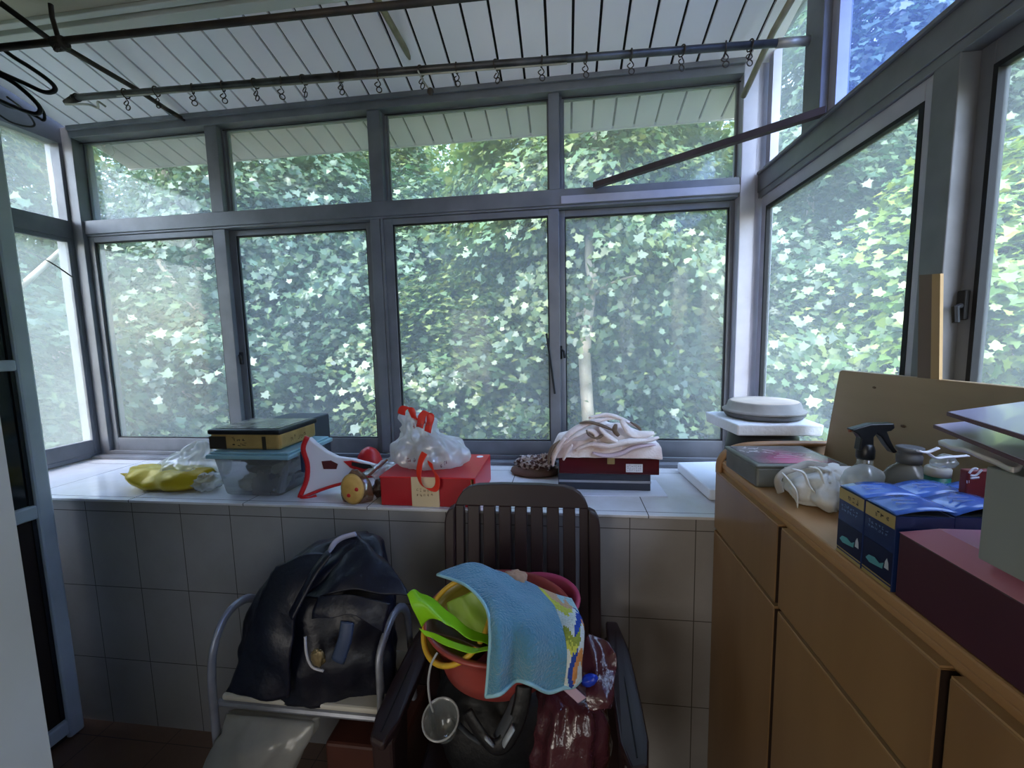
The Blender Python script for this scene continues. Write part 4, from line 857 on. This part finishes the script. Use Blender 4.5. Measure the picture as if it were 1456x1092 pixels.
G = [[c0, c0.lerp(c1, .5)+Vector((0, 0, .002)), c1], [c0.lerp(c3, .5)+Vector((0, 0, .004)), mm, c1.lerp(c2, .5)], [c3, c3.lerp(c2, .5), c2]]
MB().sheet(G, 8, .004, 40, 3).build('packet', mat('silver film', (226, 224, 224), .3, .1, var=(14, (196, 194, 196))), t, smooth=True, solid=.006)
m_sheen = mat('maroon board lilac sheen', (216, 206, 236), .3, coat=.3); m_le = mat('maroon board edge', (84, 44, 56), .5)  # maroon card; the window light it reflects is painted on as lilac
def board(c0, e1, e2, th, label):
    t = thing('board', label, 'board', c0)
    e1, e2 = Vector(e1), Vector(e2); nz_ = e1.cross(e2).normalized(); nz_ *= 1 if nz_.z > 0 else -1
    P = [c0, c0+e1, c0+e1+e2, c0+e2]
    MB().hull([p-nz_*th for p in P], P).build('sheet', m_le, t)
    I = [c0+(e1+e2)*.006, c0+e1*.994+e2*.006, c0+(e1+e2)*.994, c0+e1*.006+e2*.994]
    MB().hull(I, [p+nz_*.0006 for p in I]).build('lilac_sheen', m_sheen, t)
k = .94
e1 = (atz(1456, 571, 1.395)-atz(1346, 586, 1.388))*2.2; e2 = (atz(1456, 620, 1.388)-atz(1346, 586, 1.388))*1.9
board(atz(1346, 586, 1.388), e1, e2, .004, 'uppermost maroon board with painted lilac sheen stacked over the grey box')
c = atz(1327, 604, 1.364); e2 = (atz(1456, 656, 1.364)-c)*1.8; e1 = Vector((e1.x, e1.y, .008))
board(c, e1, e2, .004, 'lower maroon board with painted lilac sheen stacked over the silvery packet')
# leaning plywood board and the slat by the window post
t = thing('plywood_board', 'wide pale plywood board leaning against the right window', 'board', (.74, .8, ZC))
m_ply = wood('pale plywood', (168, 146, 116), (146, 124, 96), 'Y', 5, .5)
tl = atx(1193, 526, .756); bl = Vector((.735, 1.285, ZC+.001)); sl_ = (tl-bl)
bl2 = bl+Vector((.0, -1.05, 0)); tl2 = bl2+sl_+Vector((0, 0, .012))
cr_ = [tl+Vector((0, .0, -.012)), tl+Vector((0, -.004, -.003)), tl+Vector((0, -.014, 0))]
MB().extrude([bl]+cr_+[tl2, bl2], (.010, 0, .001)).build('board', m_ply, t, bevel=.0015)
mb = MB()
for x, y, r in ((1243, 551, .006), (1284, 606, .007)):
    p = atx(x, y, .7445); mb.blob(p, (.0015, r, r*.45), 2, .2)
mb.build('knot', mat('dark knot', (92, 68, 46), .6), t, smooth=True)
t = thing('wood_slat', 'brown cardboard strip standing against the right window post', 'slat', (.76, 1.0, 1.39))
p0, p1, q0, q1 = atx(1307, 391, .757), atx(1337, 389, .757), atx(1304, 560, .757), atx(1335, 560, .757)
m0, m1 = p0.lerp(p1, .62), q0.lerp(q1, .62)
MB().hull([p0, m0, m1, q0], [v+Vector((.006, 0, 0)) for v in (p0, m0, m1, q0)]).build('face', mat('brown card', (112, 96, 84), .7), t)
MB().hull([m0, p1, q1, m1], [v+Vector((.006, 0, 0)) for v in (m0, p1, q1, m1)]).build('edge', mat('tan card edge', (178, 148, 106), .7), t)
# ================================================================== chairs and what is piled on them
m_brown = mat('dark brown plastic', (44, 30, 31), .4, var=(8, (37, 24, 26)))
t = thing('armchair', 'dark brown slatted plastic armchair facing the room', 'chair', (-.137, .95, 0))
cx, zt = -.137, 1.048
def yb(z): return 1.145+(z-.42)*.105
def bk(mb, x0, x1, z0, z1, th=.022):
    lo = [Vector((x0, yb(z0), z0)), Vector((x1, yb(z0), z0)), Vector((x1, yb(z0)+th, z0)), Vector((x0, yb(z0)+th, z0))]
    hi = [Vector((x0, yb(z1), z1)), Vector((x1, yb(z1), z1)), Vector((x1, yb(z1)+th, z1)), Vector((x0, yb(z1)+th, z1))]
    return mb.hull(lo, hi)
mb = MB()
xs = [-.305+.0475*k for k in range(8)]; sw = .0115
xs = [cx-.168+.048*k for k in range(8)]
zs0, zs1 = .60, .982
e = [cx-.20]+[v for x in xs for v in (x-sw/2, x+sw/2)]+[cx+.20]
for k in range(0, len(e), 2): bk(mb, e[k], e[k+1], zs0, zs1)
bk(mb, cx-.20, cx+.20, .40, zs0)
outl = [(-.2, .982), (-.2, .985), (-.192, 1.004), (-.178, 1.024), (-.158, 1.038), (-.13, 1.045), (-.06, 1.049), (.06, 1.049), (.13, 1.045), (.158, 1.038), (.178, 1.024), (.192, 1.004), (.2, .985), (.2, .982)]
mb.extrude([Vector((cx+x, yb(z), z)) for x, z in outl], (0, .022, 0))
mb.build('backrest', m_brown, t, bevel=.004)
for s in (-1, 1):
    o = [(.2, .40), (.234, .40), (.234, .93), (.230, .955), (.220, .972), (.2, .982)]
    P = [Vector((cx+s*x, yb(z)-.008, z)) for x, z in o]
    MB().extrude(P if s > 0 else P[::-1], (0, .034, 0)).build('back_post', m_brown, t, bevel=.006)
    ax = cx+s*.274
    P = [Vector((ax+s*x, y, .605+dz)) for x, y, dz in ((-.024, 1.20, .012), (.010, 1.20, .012), (.030, 1.09, .008), (.034, .94, 0), (.033, .84, -.002), (.022, .785, -.006), (-.014, .775, -.008), (-.030, .83, -.002), (-.032, .99, 0))]
    MB().extrude(P, (0, 0, .022)).build('armrest', m_brown, t, bevel=.007, seg=3)
    MB().tube([(ax+s*.003, 1.18, .62), (ax+s*.003, .98, .630), (ax+s*.002, .80, .622)], .0016, 6).build('armrest_groove', m_rubber, t)
    MB().hull([(ax-.022, .80, 0), (ax+.022, .80, 0), (ax+.022, .84, 0), (ax-.022, .84, 0)], [(ax-.026, .795, .605), (ax+.026, .795, .605), (ax+.026, .89, .605), (ax-.026, .89, .605)]).build('leg', m_brown, t, bevel=.008)
    MB().hull([(ax-.022, 1.20, 0), (ax+.018, 1.20, 0), (ax+.018, 1.24, 0), (ax-.022, 1.24, 0)], [(ax-.03, 1.13, .605), (ax+.02, 1.13, .605), (ax+.02, 1.18, .605), (ax-.03, 1.18, .605)]).build('leg', m_brown, t, bevel=.008)
MB().box((cx-.235, .71, .395), (cx+.235, 1.145, .425)).build('seat', m_brown, t, bevel=.012, seg=3)
MB().box((cx-.235, .705, .33), (cx+.235, .735, .41)).build('seat_apron', m_brown, t, bevel=.01)
# dark shoulder bag on the seat that props the basin up
t = thing('shoulder_bag', 'black bag with pale strap buckles under the red basin', 'bag', (-.2, 1.0, .426))
m_blk = mat('black nylon', (20, 21, 24), .5, bump=(40, .3)); m_strap = mat('grey webbing', (58, 62, 68), .6)
MB().sack([(-.185, 1.0, .427, .15, .125), (-.185, 1.0, .48, .165, .132), (-.185, 1.0, .56, .160, .128), (-.18, 1.0, .615, .140, .115), (-.18, 1.0, .640, .11, .09)], 56, 6, .06, 3, .012).build('body', m_blk, t, smooth=True)
S1 = [at(745, 975, .84), at(742, 1000, .83), at(733, 1030, .82), at(718, 1056, .81), at(703, 1062, .81), at(690, 1052, .82), at(676, 1032, .83), at(664, 1012, .84)]
MB().tube(spline(S1, 5), .012, 8, flat=(1.5, .5)).build('strap', m_blk, t, smooth=True)
for a, b in (((730, 1034), (716, 1058)), ((700, 1058), (690, 1048))):
    MB().tube([at(*a, .806), at((a[0]+b[0])/2, (a[1]+b[1])/2, .802), at(*b, .802)], .0075, 8, flat=(1.2, .5)).build('buckle', mat('pale buckle %d' % a[0], (168, 178, 188), .35), t, smooth=True)
MB().tube(spline([at(738, 980, .845), at(726, 1012, .83), at(706, 1052, .815)], 5), .009, 8, flat=(1.6, .4)).build('strap', m_strap, t, smooth=True)
# basins
m_terra = mat('red brown basin plastic', (164, 74, 66), .35, var=(6, (146, 62, 60))); m_pink = mat('rose pink basin plastic', (186, 74, 104), .3)
bc = Vector((-.172, .985, .672))
t = thing('basin', 'red brown plastic basin holding a lime bag on the armchair', 'basin', bc)
prof = [(.124, .0), (.144, .008), (.156, .045), (.169, .095), (.176, .116), (.186, .121), (.189, .127), (.184, .131), (.173, .127), (.164, .095), (.152, .045), (.140, .014), (.0, .012)]
MB().lathe(prof, bc, 56).build('bowl', m_terra, t, smooth=True)
bc2 = Vector((-.083, 1.045, .662))
t = thing('basin', 'rose pink plastic basin nested behind the blue towel', 'basin', bc2)
Mr = Matrix.Translation(bc2) @ Matrix.Rotation(-.10, 4, 'Y')
MB().lathe([(.08, .0), (.095, .006), (.110, .06), (.120, .12), (.128, .126), (.131, .131), (.127, .136), (.116, .130), (.104, .06), (.09, .014), (0, .012)], (0, 0, 0), 48, Mr).build('bowl', m_pink, t, smooth=True)
# yellow rimmed bowl
yb_ = at(649, 881, .90)
t = thing('bowl', 'yellow rimmed bowl tipped over in the red basin under the towel', 'bowl', yb_)
ax_ = Vector((-.42, -.50, .75)).normalized(); rot = ax_.to_track_quat('Z', 'Y').to_matrix().to_4x4()
Mr = Matrix.Translation(yb_) @ rot
MB().lathe([(.045, -.075), (.075, -.06), (.088, -.02), (.093, 0), (.090, .0), (.084, -.02), (.068, -.055), (0, -.07)], (0, 0, 0), 44, Mr).build('bowl', mat('olive bowl plastic', (120, 112, 40), .35), t, smooth=True)
MB().tube([Mr @ Vector((.0945*math.cos(a), .0945*math.sin(a), .0)) for a in [k*2*PI/44 for k in range(44)]], .0062, 8, True).build('rim', mat('yellow rim plastic', (214, 172, 52), .35), t, smooth=True)
# lime bag
t = thing('lime_bag', 'bright lime green plastic bag spilling from the basin beside the towel', 'plastic bag', at(640, 900, .85))
m_lime = bpy.data.materials.new('lime plastic'); m_lime.use_nodes = True
n, l = m_lime.node_tree.nodes, m_lime.node_tree.links; p = n['Principled BSDF']; p.inputs['Base Color'].default_value = (*lin((168, 226, 40)), 1); p.inputs['Roughness'].default_value = .3
tl_ = n.new('ShaderNodeBsdfTranslucent'); tl_.inputs[0].default_value = (*lin((178, 232, 50)), 1); x = n.new('ShaderNodeMixShader'); x.inputs[0].default_value = .45
l.new(p.outputs[0], x.inputs[1]); l.new(tl_.outputs[0], x.inputs[2]); l.new(x.outputs[0], n['Material Output'].inputs[0])
A_ = [[at(636, 858, .90), at(658, 846, .90), at(684, 838, .90), at(704, 842, .89)], [at(640, 874, .89), at(664, 866, .885), at(690, 860, .885), at(706, 862, .88)], [at(652, 890, .875), at(674, 884, .87), at(694, 880, .87), at(708, 882, .87)], [at(664, 900, .865), at(682, 902, .855), at(698, 906, .85), at(712, 908, .85)]]
MB().sheet(A_, 6, .005, 26, 4).build('back_panel', mat('olive lime plastic', (136, 170, 50), .35), t, smooth=True, solid=.0012)
B_ = [[at(578, 846, .80), at(592, 839, .82), at(612, 850, .84), at(640, 872, .845), at(672, 896, .835), at(704, 910, .82)],
      [at(588, 866, .79), at(602, 860, .80), at(620, 868, .81), at(645, 886, .815), at(676, 906, .81), at(704, 916, .81)],
      [at(598, 892, .80), at(612, 880, .80), at(628, 884, .80), at(650, 898, .80), at(678, 912, .80), at(704, 921, .80)]]
MB().sheet(B_, 6, .005, 30, 6).build('front_lip', m_lime, t, smooth=True, solid=.0012)
C_ = [[at(596, 892, .80), at(622, 902, .79), at(650, 914, .785), at(676, 920, .785), at(704, 920, .785)], [at(604, 904, .79), at(626, 914, .775), at(652, 924, .77), at(678, 928, .77), at(704, 927, .77)]]
MB().sheet(C_, 6, .005, 30, 8).build('lower_fold', m_lime, t, smooth=True, solid=.0012)
MB().sheet([[at(604, 872, .83), at(640, 890, .85), at(690, 914, .84)], [at(606, 896, .82), at(640, 908, .82), at(690, 922, .82)]], 6, .006, 26, 3).build('dark_gap', mat('dark bag gap', (52, 34, 28), .5), t, smooth=True, solid=.002)  # dark sheet painted in for the shaded gap inside the bag
# towel
t = thing('towel', 'blue towel with a patterned coloured end draped over the basin', 'towel', at(750, 880, .82))
m_tow = mat('blue terry towel', (92, 152, 178), .95, var=(10, (78, 136, 164), .15), bump=(170, .9), sheen=.4)
T = [[(622, 817, .965), (646, 806, .99), (676, 801, 1.01), (706, 812, 1.02), (734, 822, 1.03), (762, 834, 1.04)],
     [(662, 832, .90), (676, 826, .925), (700, 826, .94), (728, 838, .95), (760, 850, .96), (786, 862, .97)],
     [(690, 862, .835), (700, 852, .85), (722, 854, .872), (750, 866, .872), (776, 880, .88), (800, 892, .885)],
     [(697, 898, .782), (710, 892, .778), (728, 890, .803), (754, 896, .80), (782, 908, .828), (806, 918, .838)],
     [(695, 938, .762), (710, 938, .754), (730, 932, .789), (752, 930, .776), (782, 938, .808), (806, 946, .82)],
     [(693, 968, .756), (708, 968, .748), (731, 952, .787), (752, 956, .774), (778, 966, .802), (803, 968, .814)],
     [(691, 990, .752), (712, 986, .746), (733, 968, .787), (753, 972, .774), (779, 984, .80), (801, 978, .812)]]
def tow(T): return [[at(*q) for q in r] for r in T]
MB().sheet(tow(T), 7, .004, 22, 3).build('cloth', m_tow, t, smooth=True, solid=.006)
m_hem = mat('pale blue hem', (150, 196, 210), .9, bump=(120, .3))
MB().tube(spline([at(x, y, Y-.004) for x, y, Y in [r[0] for r in T]], 6), .0035, 7).build('hem', m_hem, t, smooth=True)
MB().tube(spline([at(x, y, Y-.004) for x, y, Y in T[-1]]+[at(815, 976, .818), at(826, 966, .83)], 6), .0042, 7).build('hem', m_hem, t, smooth=True)
# patterned end: strips of coloured patches running down the right edge
edge = [[(762, 834, 1.04), (790, 846, 1.03), (813, 852, 1.01)], [(786, 862, .97), (806, 864, .965), (822, 870, .955)], [(800, 892, .885), (818, 884, .888), (829, 890, .895)], [(806, 918, .838), (818, 916, .838), (829, 916, .85)], [(806, 946, .82), (816, 944, .82), (826, 942, .835)], [(801, 978, .812), (813, 977, .815), (826, 966, .83)]]
E_ = tow(edge)
A_ = [spline(r, 8) for r in E_]; A_ = list(zip(*A_)); A_ = [spline(c, 10) for c in A_]; A_ = list(zip(*A_))
pal = {'w': (214, 220, 214), 'y': (206, 206, 84), 'b': (40, 72, 160), 'o': (220, 150, 84), 'c': (170, 206, 208), 'p': (206, 166, 130), 'g': (146, 156, 60)}
pm = [mat('towel print '+k, v, .95, bump=(170, .6)) for k, v in pal.items()]; pk = list(pal)
ptn = ['ppcc', 'yppc', 'yypc', 'ywwb', 'wwbb', 'wwbo', 'gggw', 'gygw', 'ybww', 'wboo', 'wboo', 'wbow', 'wcww']
nr, nc = len(A_)-1, len(A_[0])-1
mb = MB(); mb.add([p for r in A_ for p in r], [(i*(nc+1)+j, i*(nc+1)+j+1, (i+1)*(nc+1)+j+1, (i+1)*(nc+1)+j) for i in range(nr) for j in range(nc)])
ob = mb.build('printed_end', pm, t, smooth=True, solid=.006)
for f in ob.data.polygons:
    i, j = divmod(f.index, nc)
    u = i/nr*len(ptn)+.9*math.sin(j*.55+1); v = j/nc*4+.35*math.sin(i*.33)
    f.material_index = pk.index(ptn[max(0, min(len(ptn)-1, int(u)))][max(0, min(3, int(v)))])
p0 = at(727, 818, 1.04)
tag(MB().blob(at(730, 822, 1.03), (.035, .02, .018), 5, .3).build('cloth_scrap', mat('tan cloth', (176, 142, 118), .9), smooth=True), 'scrap of tan cloth poking up behind the blue towel', 'cloth')
# cup and cord
t = thing('cup', 'small clear plastic cup lying on the armchair seat', 'cup', (-.32, .87, .427))
c = at(630, 1030, .86); Mr = Matrix.Translation(c) @ Matrix.Rotation(.5, 4, 'X')
MB().lathe([(.024, -.042), (.028, -.03), (.038, .03), (.041, .035), (.039, .035), (.036, .028), (.026, -.032), (0, -.036)], (0, 0, 0), 30, Mr).build('cup', film('clear cup plastic', (196, 204, 204), .30, .15, 10, gloss=.16), t, smooth=True)
MB().tube([Mr @ Vector((.041*math.cos(a), .041*math.sin(a), .035)) for a in [k*2*PI/30 for k in range(30)]], .0022, 6, True).build('rim', m_clearw, t, smooth=True)
MB().tube([at(652, 1030, .87), at(668, 1046, .86), at(684, 1056, .85)], .007, 8, flat=(1, .5)).build('handle', m_strap, t, smooth=True)
tag(MB().tube(spline([at(622, 928, .80), at(613, 945, .79), at(609, 970, .79), at(611, 995, .80), at(616, 1012, .82)], 6), .0025, 7).build('cord', mat('white cord', (166, 170, 172), .5), smooth=True), 'thin white cord hanging from the red basin', 'cord')
# maroon bag
t = thing('plastic_bag', 'shiny maroon plastic bag against the right arm of the armchair', 'plastic bag', (.02, .95, .427))
m_mb = mat('shiny maroon plastic', (78, 40, 48), .16, spec=.7, bump=(26, .7), coat=.3)
MB().sack([(-.002, .955, .428, .085, .11), (-.002, .955, .48, .098, .12), (.0, .955, .55, .094, .115), (.004, .96, .60, .085, .10), (.008, .965, .635, .07, .085)], 64, 8, .12, 5, .016, 4, 16).build('bag', m_mb, t, smooth=True)
H = [[at(826, 925, .93), at(842, 905, .95), at(862, 912, .95), at(874, 932, .93)], [at(826, 955, .90), at(842, 940, .91), at(862, 950, .91), at(878, 960, .90)], [at(832, 985, .87), at(846, 990, .86), at(862, 985, .86), at(872, 985, .87)], [at(840, 1010, .85), at(850, 1016, .84), at(862, 1012, .84), at(868, 1008, .85)]]
MB().sheet(H, 7, .012, 26, 5).build('top_flap', m_mb, t, smooth=True, solid=.0015)
MB().blob(at(838, 967, .87), (.020, .012, .012), 3, .1, M=Matrix.Rotation(-.5, 3, 'Y')).build('blue_cap', mat('cobalt blue cap', (34, 64, 190), .25), t, smooth=True)
o = at(800, 980, .84); a = at(822, 1000, .83)-o; b = at(812, 972, .845)-o
MB().hull([o, o+a, o+a+b, o+b], [v+Vector((0, -.004, .003)) for v in (o, o+a, o+a+b, o+b)]).build('sachet', mat('pale pink sachet', (196, 168, 186), .2, .2), t, bevel=.002)
# ------------------------------------------------------------------ tubular chair at the left
KS = .925
def zz(z): return 1.48-(1.48-z)*KS
m_tube = mat('grey tubular steel', (150, 154, 164), .35, .4, var=(14, (120, 122, 130)))
m_seat = mat('white vinyl seat', (186, 182, 172), .6)
t = thing('tube_chair', 'small tubular steel armchair holding the navy jacket at the left', 'chair', (-.71, 1.02, 0))
for s, x in ((-1, -1.012*KS), (1, -.505*KS)):
    P = [(x, .985, .0), (x, .985, .40), (x, .99, .55), (x-.004*s, 1.005, .63), (x, 1.05, .675), (x, 1.10, .688), (x, 1.15, .675), (x, 1.19, .63), (x, 1.205, .54), (x, 1.215, .40), (x, 1.23, 0)]
    P = [(a_, y_*KS, zz(z_) if z_ else 0) for a_, y_, z_ in P]
    MB().tube(spline(P, 6), .0088, 10, flat=(1.0, 1.4)).build('arm_loop', m_tube, t, smooth=True)
    for y in (.985, 1.23):
        MB().tube([(x, y*KS, 0), (x, y*KS, .02)], .014, 10).build('foot_cap', m_rubber, t)
MB().box((-1.00*KS, 1.0*KS, zz(.456)), (-.515*KS, 1.225*KS, zz(.474))).build('seat', m_seat, t, bevel=.006)
MB().tube([(-1.012*KS, 1.005*KS, zz(.446)), (-.505*KS, 1.005*KS, zz(.446))], .010, 8).build('front_bar', m_tube, t)
MB().tube([(-1.012*KS, 1.22*KS, zz(.440)), (-.505*KS, 1.22*KS, zz(.440))], .010, 8).build('rear_bar', m_tube, t)
MB().tube([(-1.012*KS, .99*KS, zz(.18)), (-.505*KS, .99*KS, zz(.18))], .009, 8).build('stretcher', m_tube, t)
MB().box((-.470, .88, .36), (-.458, .925, .48)).build('plate', mat('worn chrome', (150, 156, 170), .25, .7), t)
def atk(x, y, Y): return at(x, y, Y*KS)
def KR(R): return [(a_*KS, b_*KS, zz(c_), d_*KS, e_*KS) for a_, b_, c_, d_, e_ in R]
# navy jacket heap
t = thing('jacket', 'dark navy jacket heaped with straps on the tubular armchair', 'jacket', (-.70, 1.02, zz(.463)))
m_navyc = mat('navy nylon', (12, 17, 34), .42, var=(6, (9, 12, 26)), bump=(18, .5))
m_navy2 = mat('inner dark lining', (14, 17, 28), .6)
MB().sack(KR([(-.765, 1.115, .464, .265, .115), (-.765, 1.115, .52, .262, .118), (-.760, 1.12, .60, .245, .116), (-.745, 1.13, .69, .225, .108), (-.725, 1.14, .77, .190, .095), (-.69, 1.155, .83, .145, .078), (-.66, 1.17, .865, .095, .055), (-.64, 1.18, .885, .04, .03)]), 72, 6, .09, 17, .020, 5, 10).build('body', m_navyc, t, smooth=True)
H = [[atk(476, 786, 1.15), atk(486, 768, 1.16), atk(504, 757, 1.17), atk(512, 764, 1.18)], [atk(468, 806, 1.10), atk(490, 792, 1.11), atk(520, 786, 1.12), atk(546, 796, 1.13)], [atk(446, 836, 1.05), atk(480, 824, 1.05), atk(520, 820, 1.06), atk(566, 826, 1.08)], [atk(430, 850, 1.03), atk(478, 842, 1.02), atk(522, 846, 1.03), atk(580, 850, 1.06)]]
MB().sheet(H, 7, .012, 16, 3).build('hood', m_navyc, t, smooth=True, solid=.006)
MB().tube(spline([atk(469, 786, 1.13), atk(476, 772, 1.14), atk(488, 764, 1.15), atk(506, 759, 1.16)], 5), .007, 8, flat=(.6, 1.3)).build('hood_lining', mat('pale lining', (150, 152, 176), .7), t, smooth=True)
L_ = [[atk(392, 806, 1.06), atk(430, 792, 1.08), atk(468, 788, 1.10)], [atk(372, 850, 1.02), atk(404, 836, 1.02), atk(440, 822, 1.03)], [atk(352, 906, 1.0), atk(388, 900, .985), atk(420, 880, .99)], [atk(336, 950, .99), atk(380, 950, .975), atk(416, 938, .975)], [atk(320, 984, .985), atk(370, 990, .97), atk(410, 992, .97)]]
MB().sheet(L_, 7, .010, 14, 9).build('sleeve', m_navyc, t, smooth=True, solid=.008)
U = [[atk(452, 846, 1.01), atk(500, 846, 1.0), atk(556, 862, 1.01)], [atk(448, 866, .99), atk(500, 862, .985), atk(552, 880, 1.0)], [atk(446, 880, .985), atk(500, 876, .975), atk(546, 900, .99)]]
MB().sheet(U, 7, .006, 20, 5).build('pocket_flap', m_navyc, t, smooth=True, solid=.006)
MB().tube(spline([atk(468, 786, 1.06), atk(448, 812, 1.03), atk(430, 845, 1.0), atk(414, 876, .98)], 5), .014, 8, flat=(1.4, .4)).build('strap', m_navyc, t, smooth=True)
MB().tube(spline([atk(494, 884, .975), atk(490, 910, .965), atk(480, 940, .96)], 5), .013, 8, flat=(1.4, .4)).build('strap', mat('slate strap', (50, 64, 92), .5), t, smooth=True)
MB().tube(spline([atk(434, 905, .972), atk(436, 930, .965), atk(444, 948, .962), atk(460, 954, .962)], 5), .0035, 7).build('drawcord', mat('pale cord', (168, 168, 176), .4), t, smooth=True)
MB().blob(atk(452, 935, .965), (.018, .008, .022), 4, .3).build('zip_tag', mat('brass tag', (120, 106, 76), .4, .4), t, smooth=True)
# translucent bag under the seat, dark crate below
t = thing('plastic_bag', 'whitish see-through plastic bag hanging under the tubular armchair', 'plastic bag', (-.83, .915, .2))
MB().sack(KR([(-.93, .985, .20, .04, .03), (-.93, .985, .22, .10, .06), (-.905, .985, .28, .135, .075), (-.875, .99, .35, .14, .06), (-.85, .995, .39, .14, .045), (-.85, 1.0, .425, .14, .02)]), 56, 6, .12, 9, .014).build('bag', film('frosted plastic bag', (190, 190, 184), .72, .25, 10, gloss=.05), t, smooth=True)
tag(MB().box((-.66, .96, .0), (-.44, 1.18, .40)).build('crate', mat('red brown crate', (74, 36, 26), .6, var=(8, (60, 28, 20))), bevel=.008), 'dark red brown box on the floor under the tubular armchair', 'box')
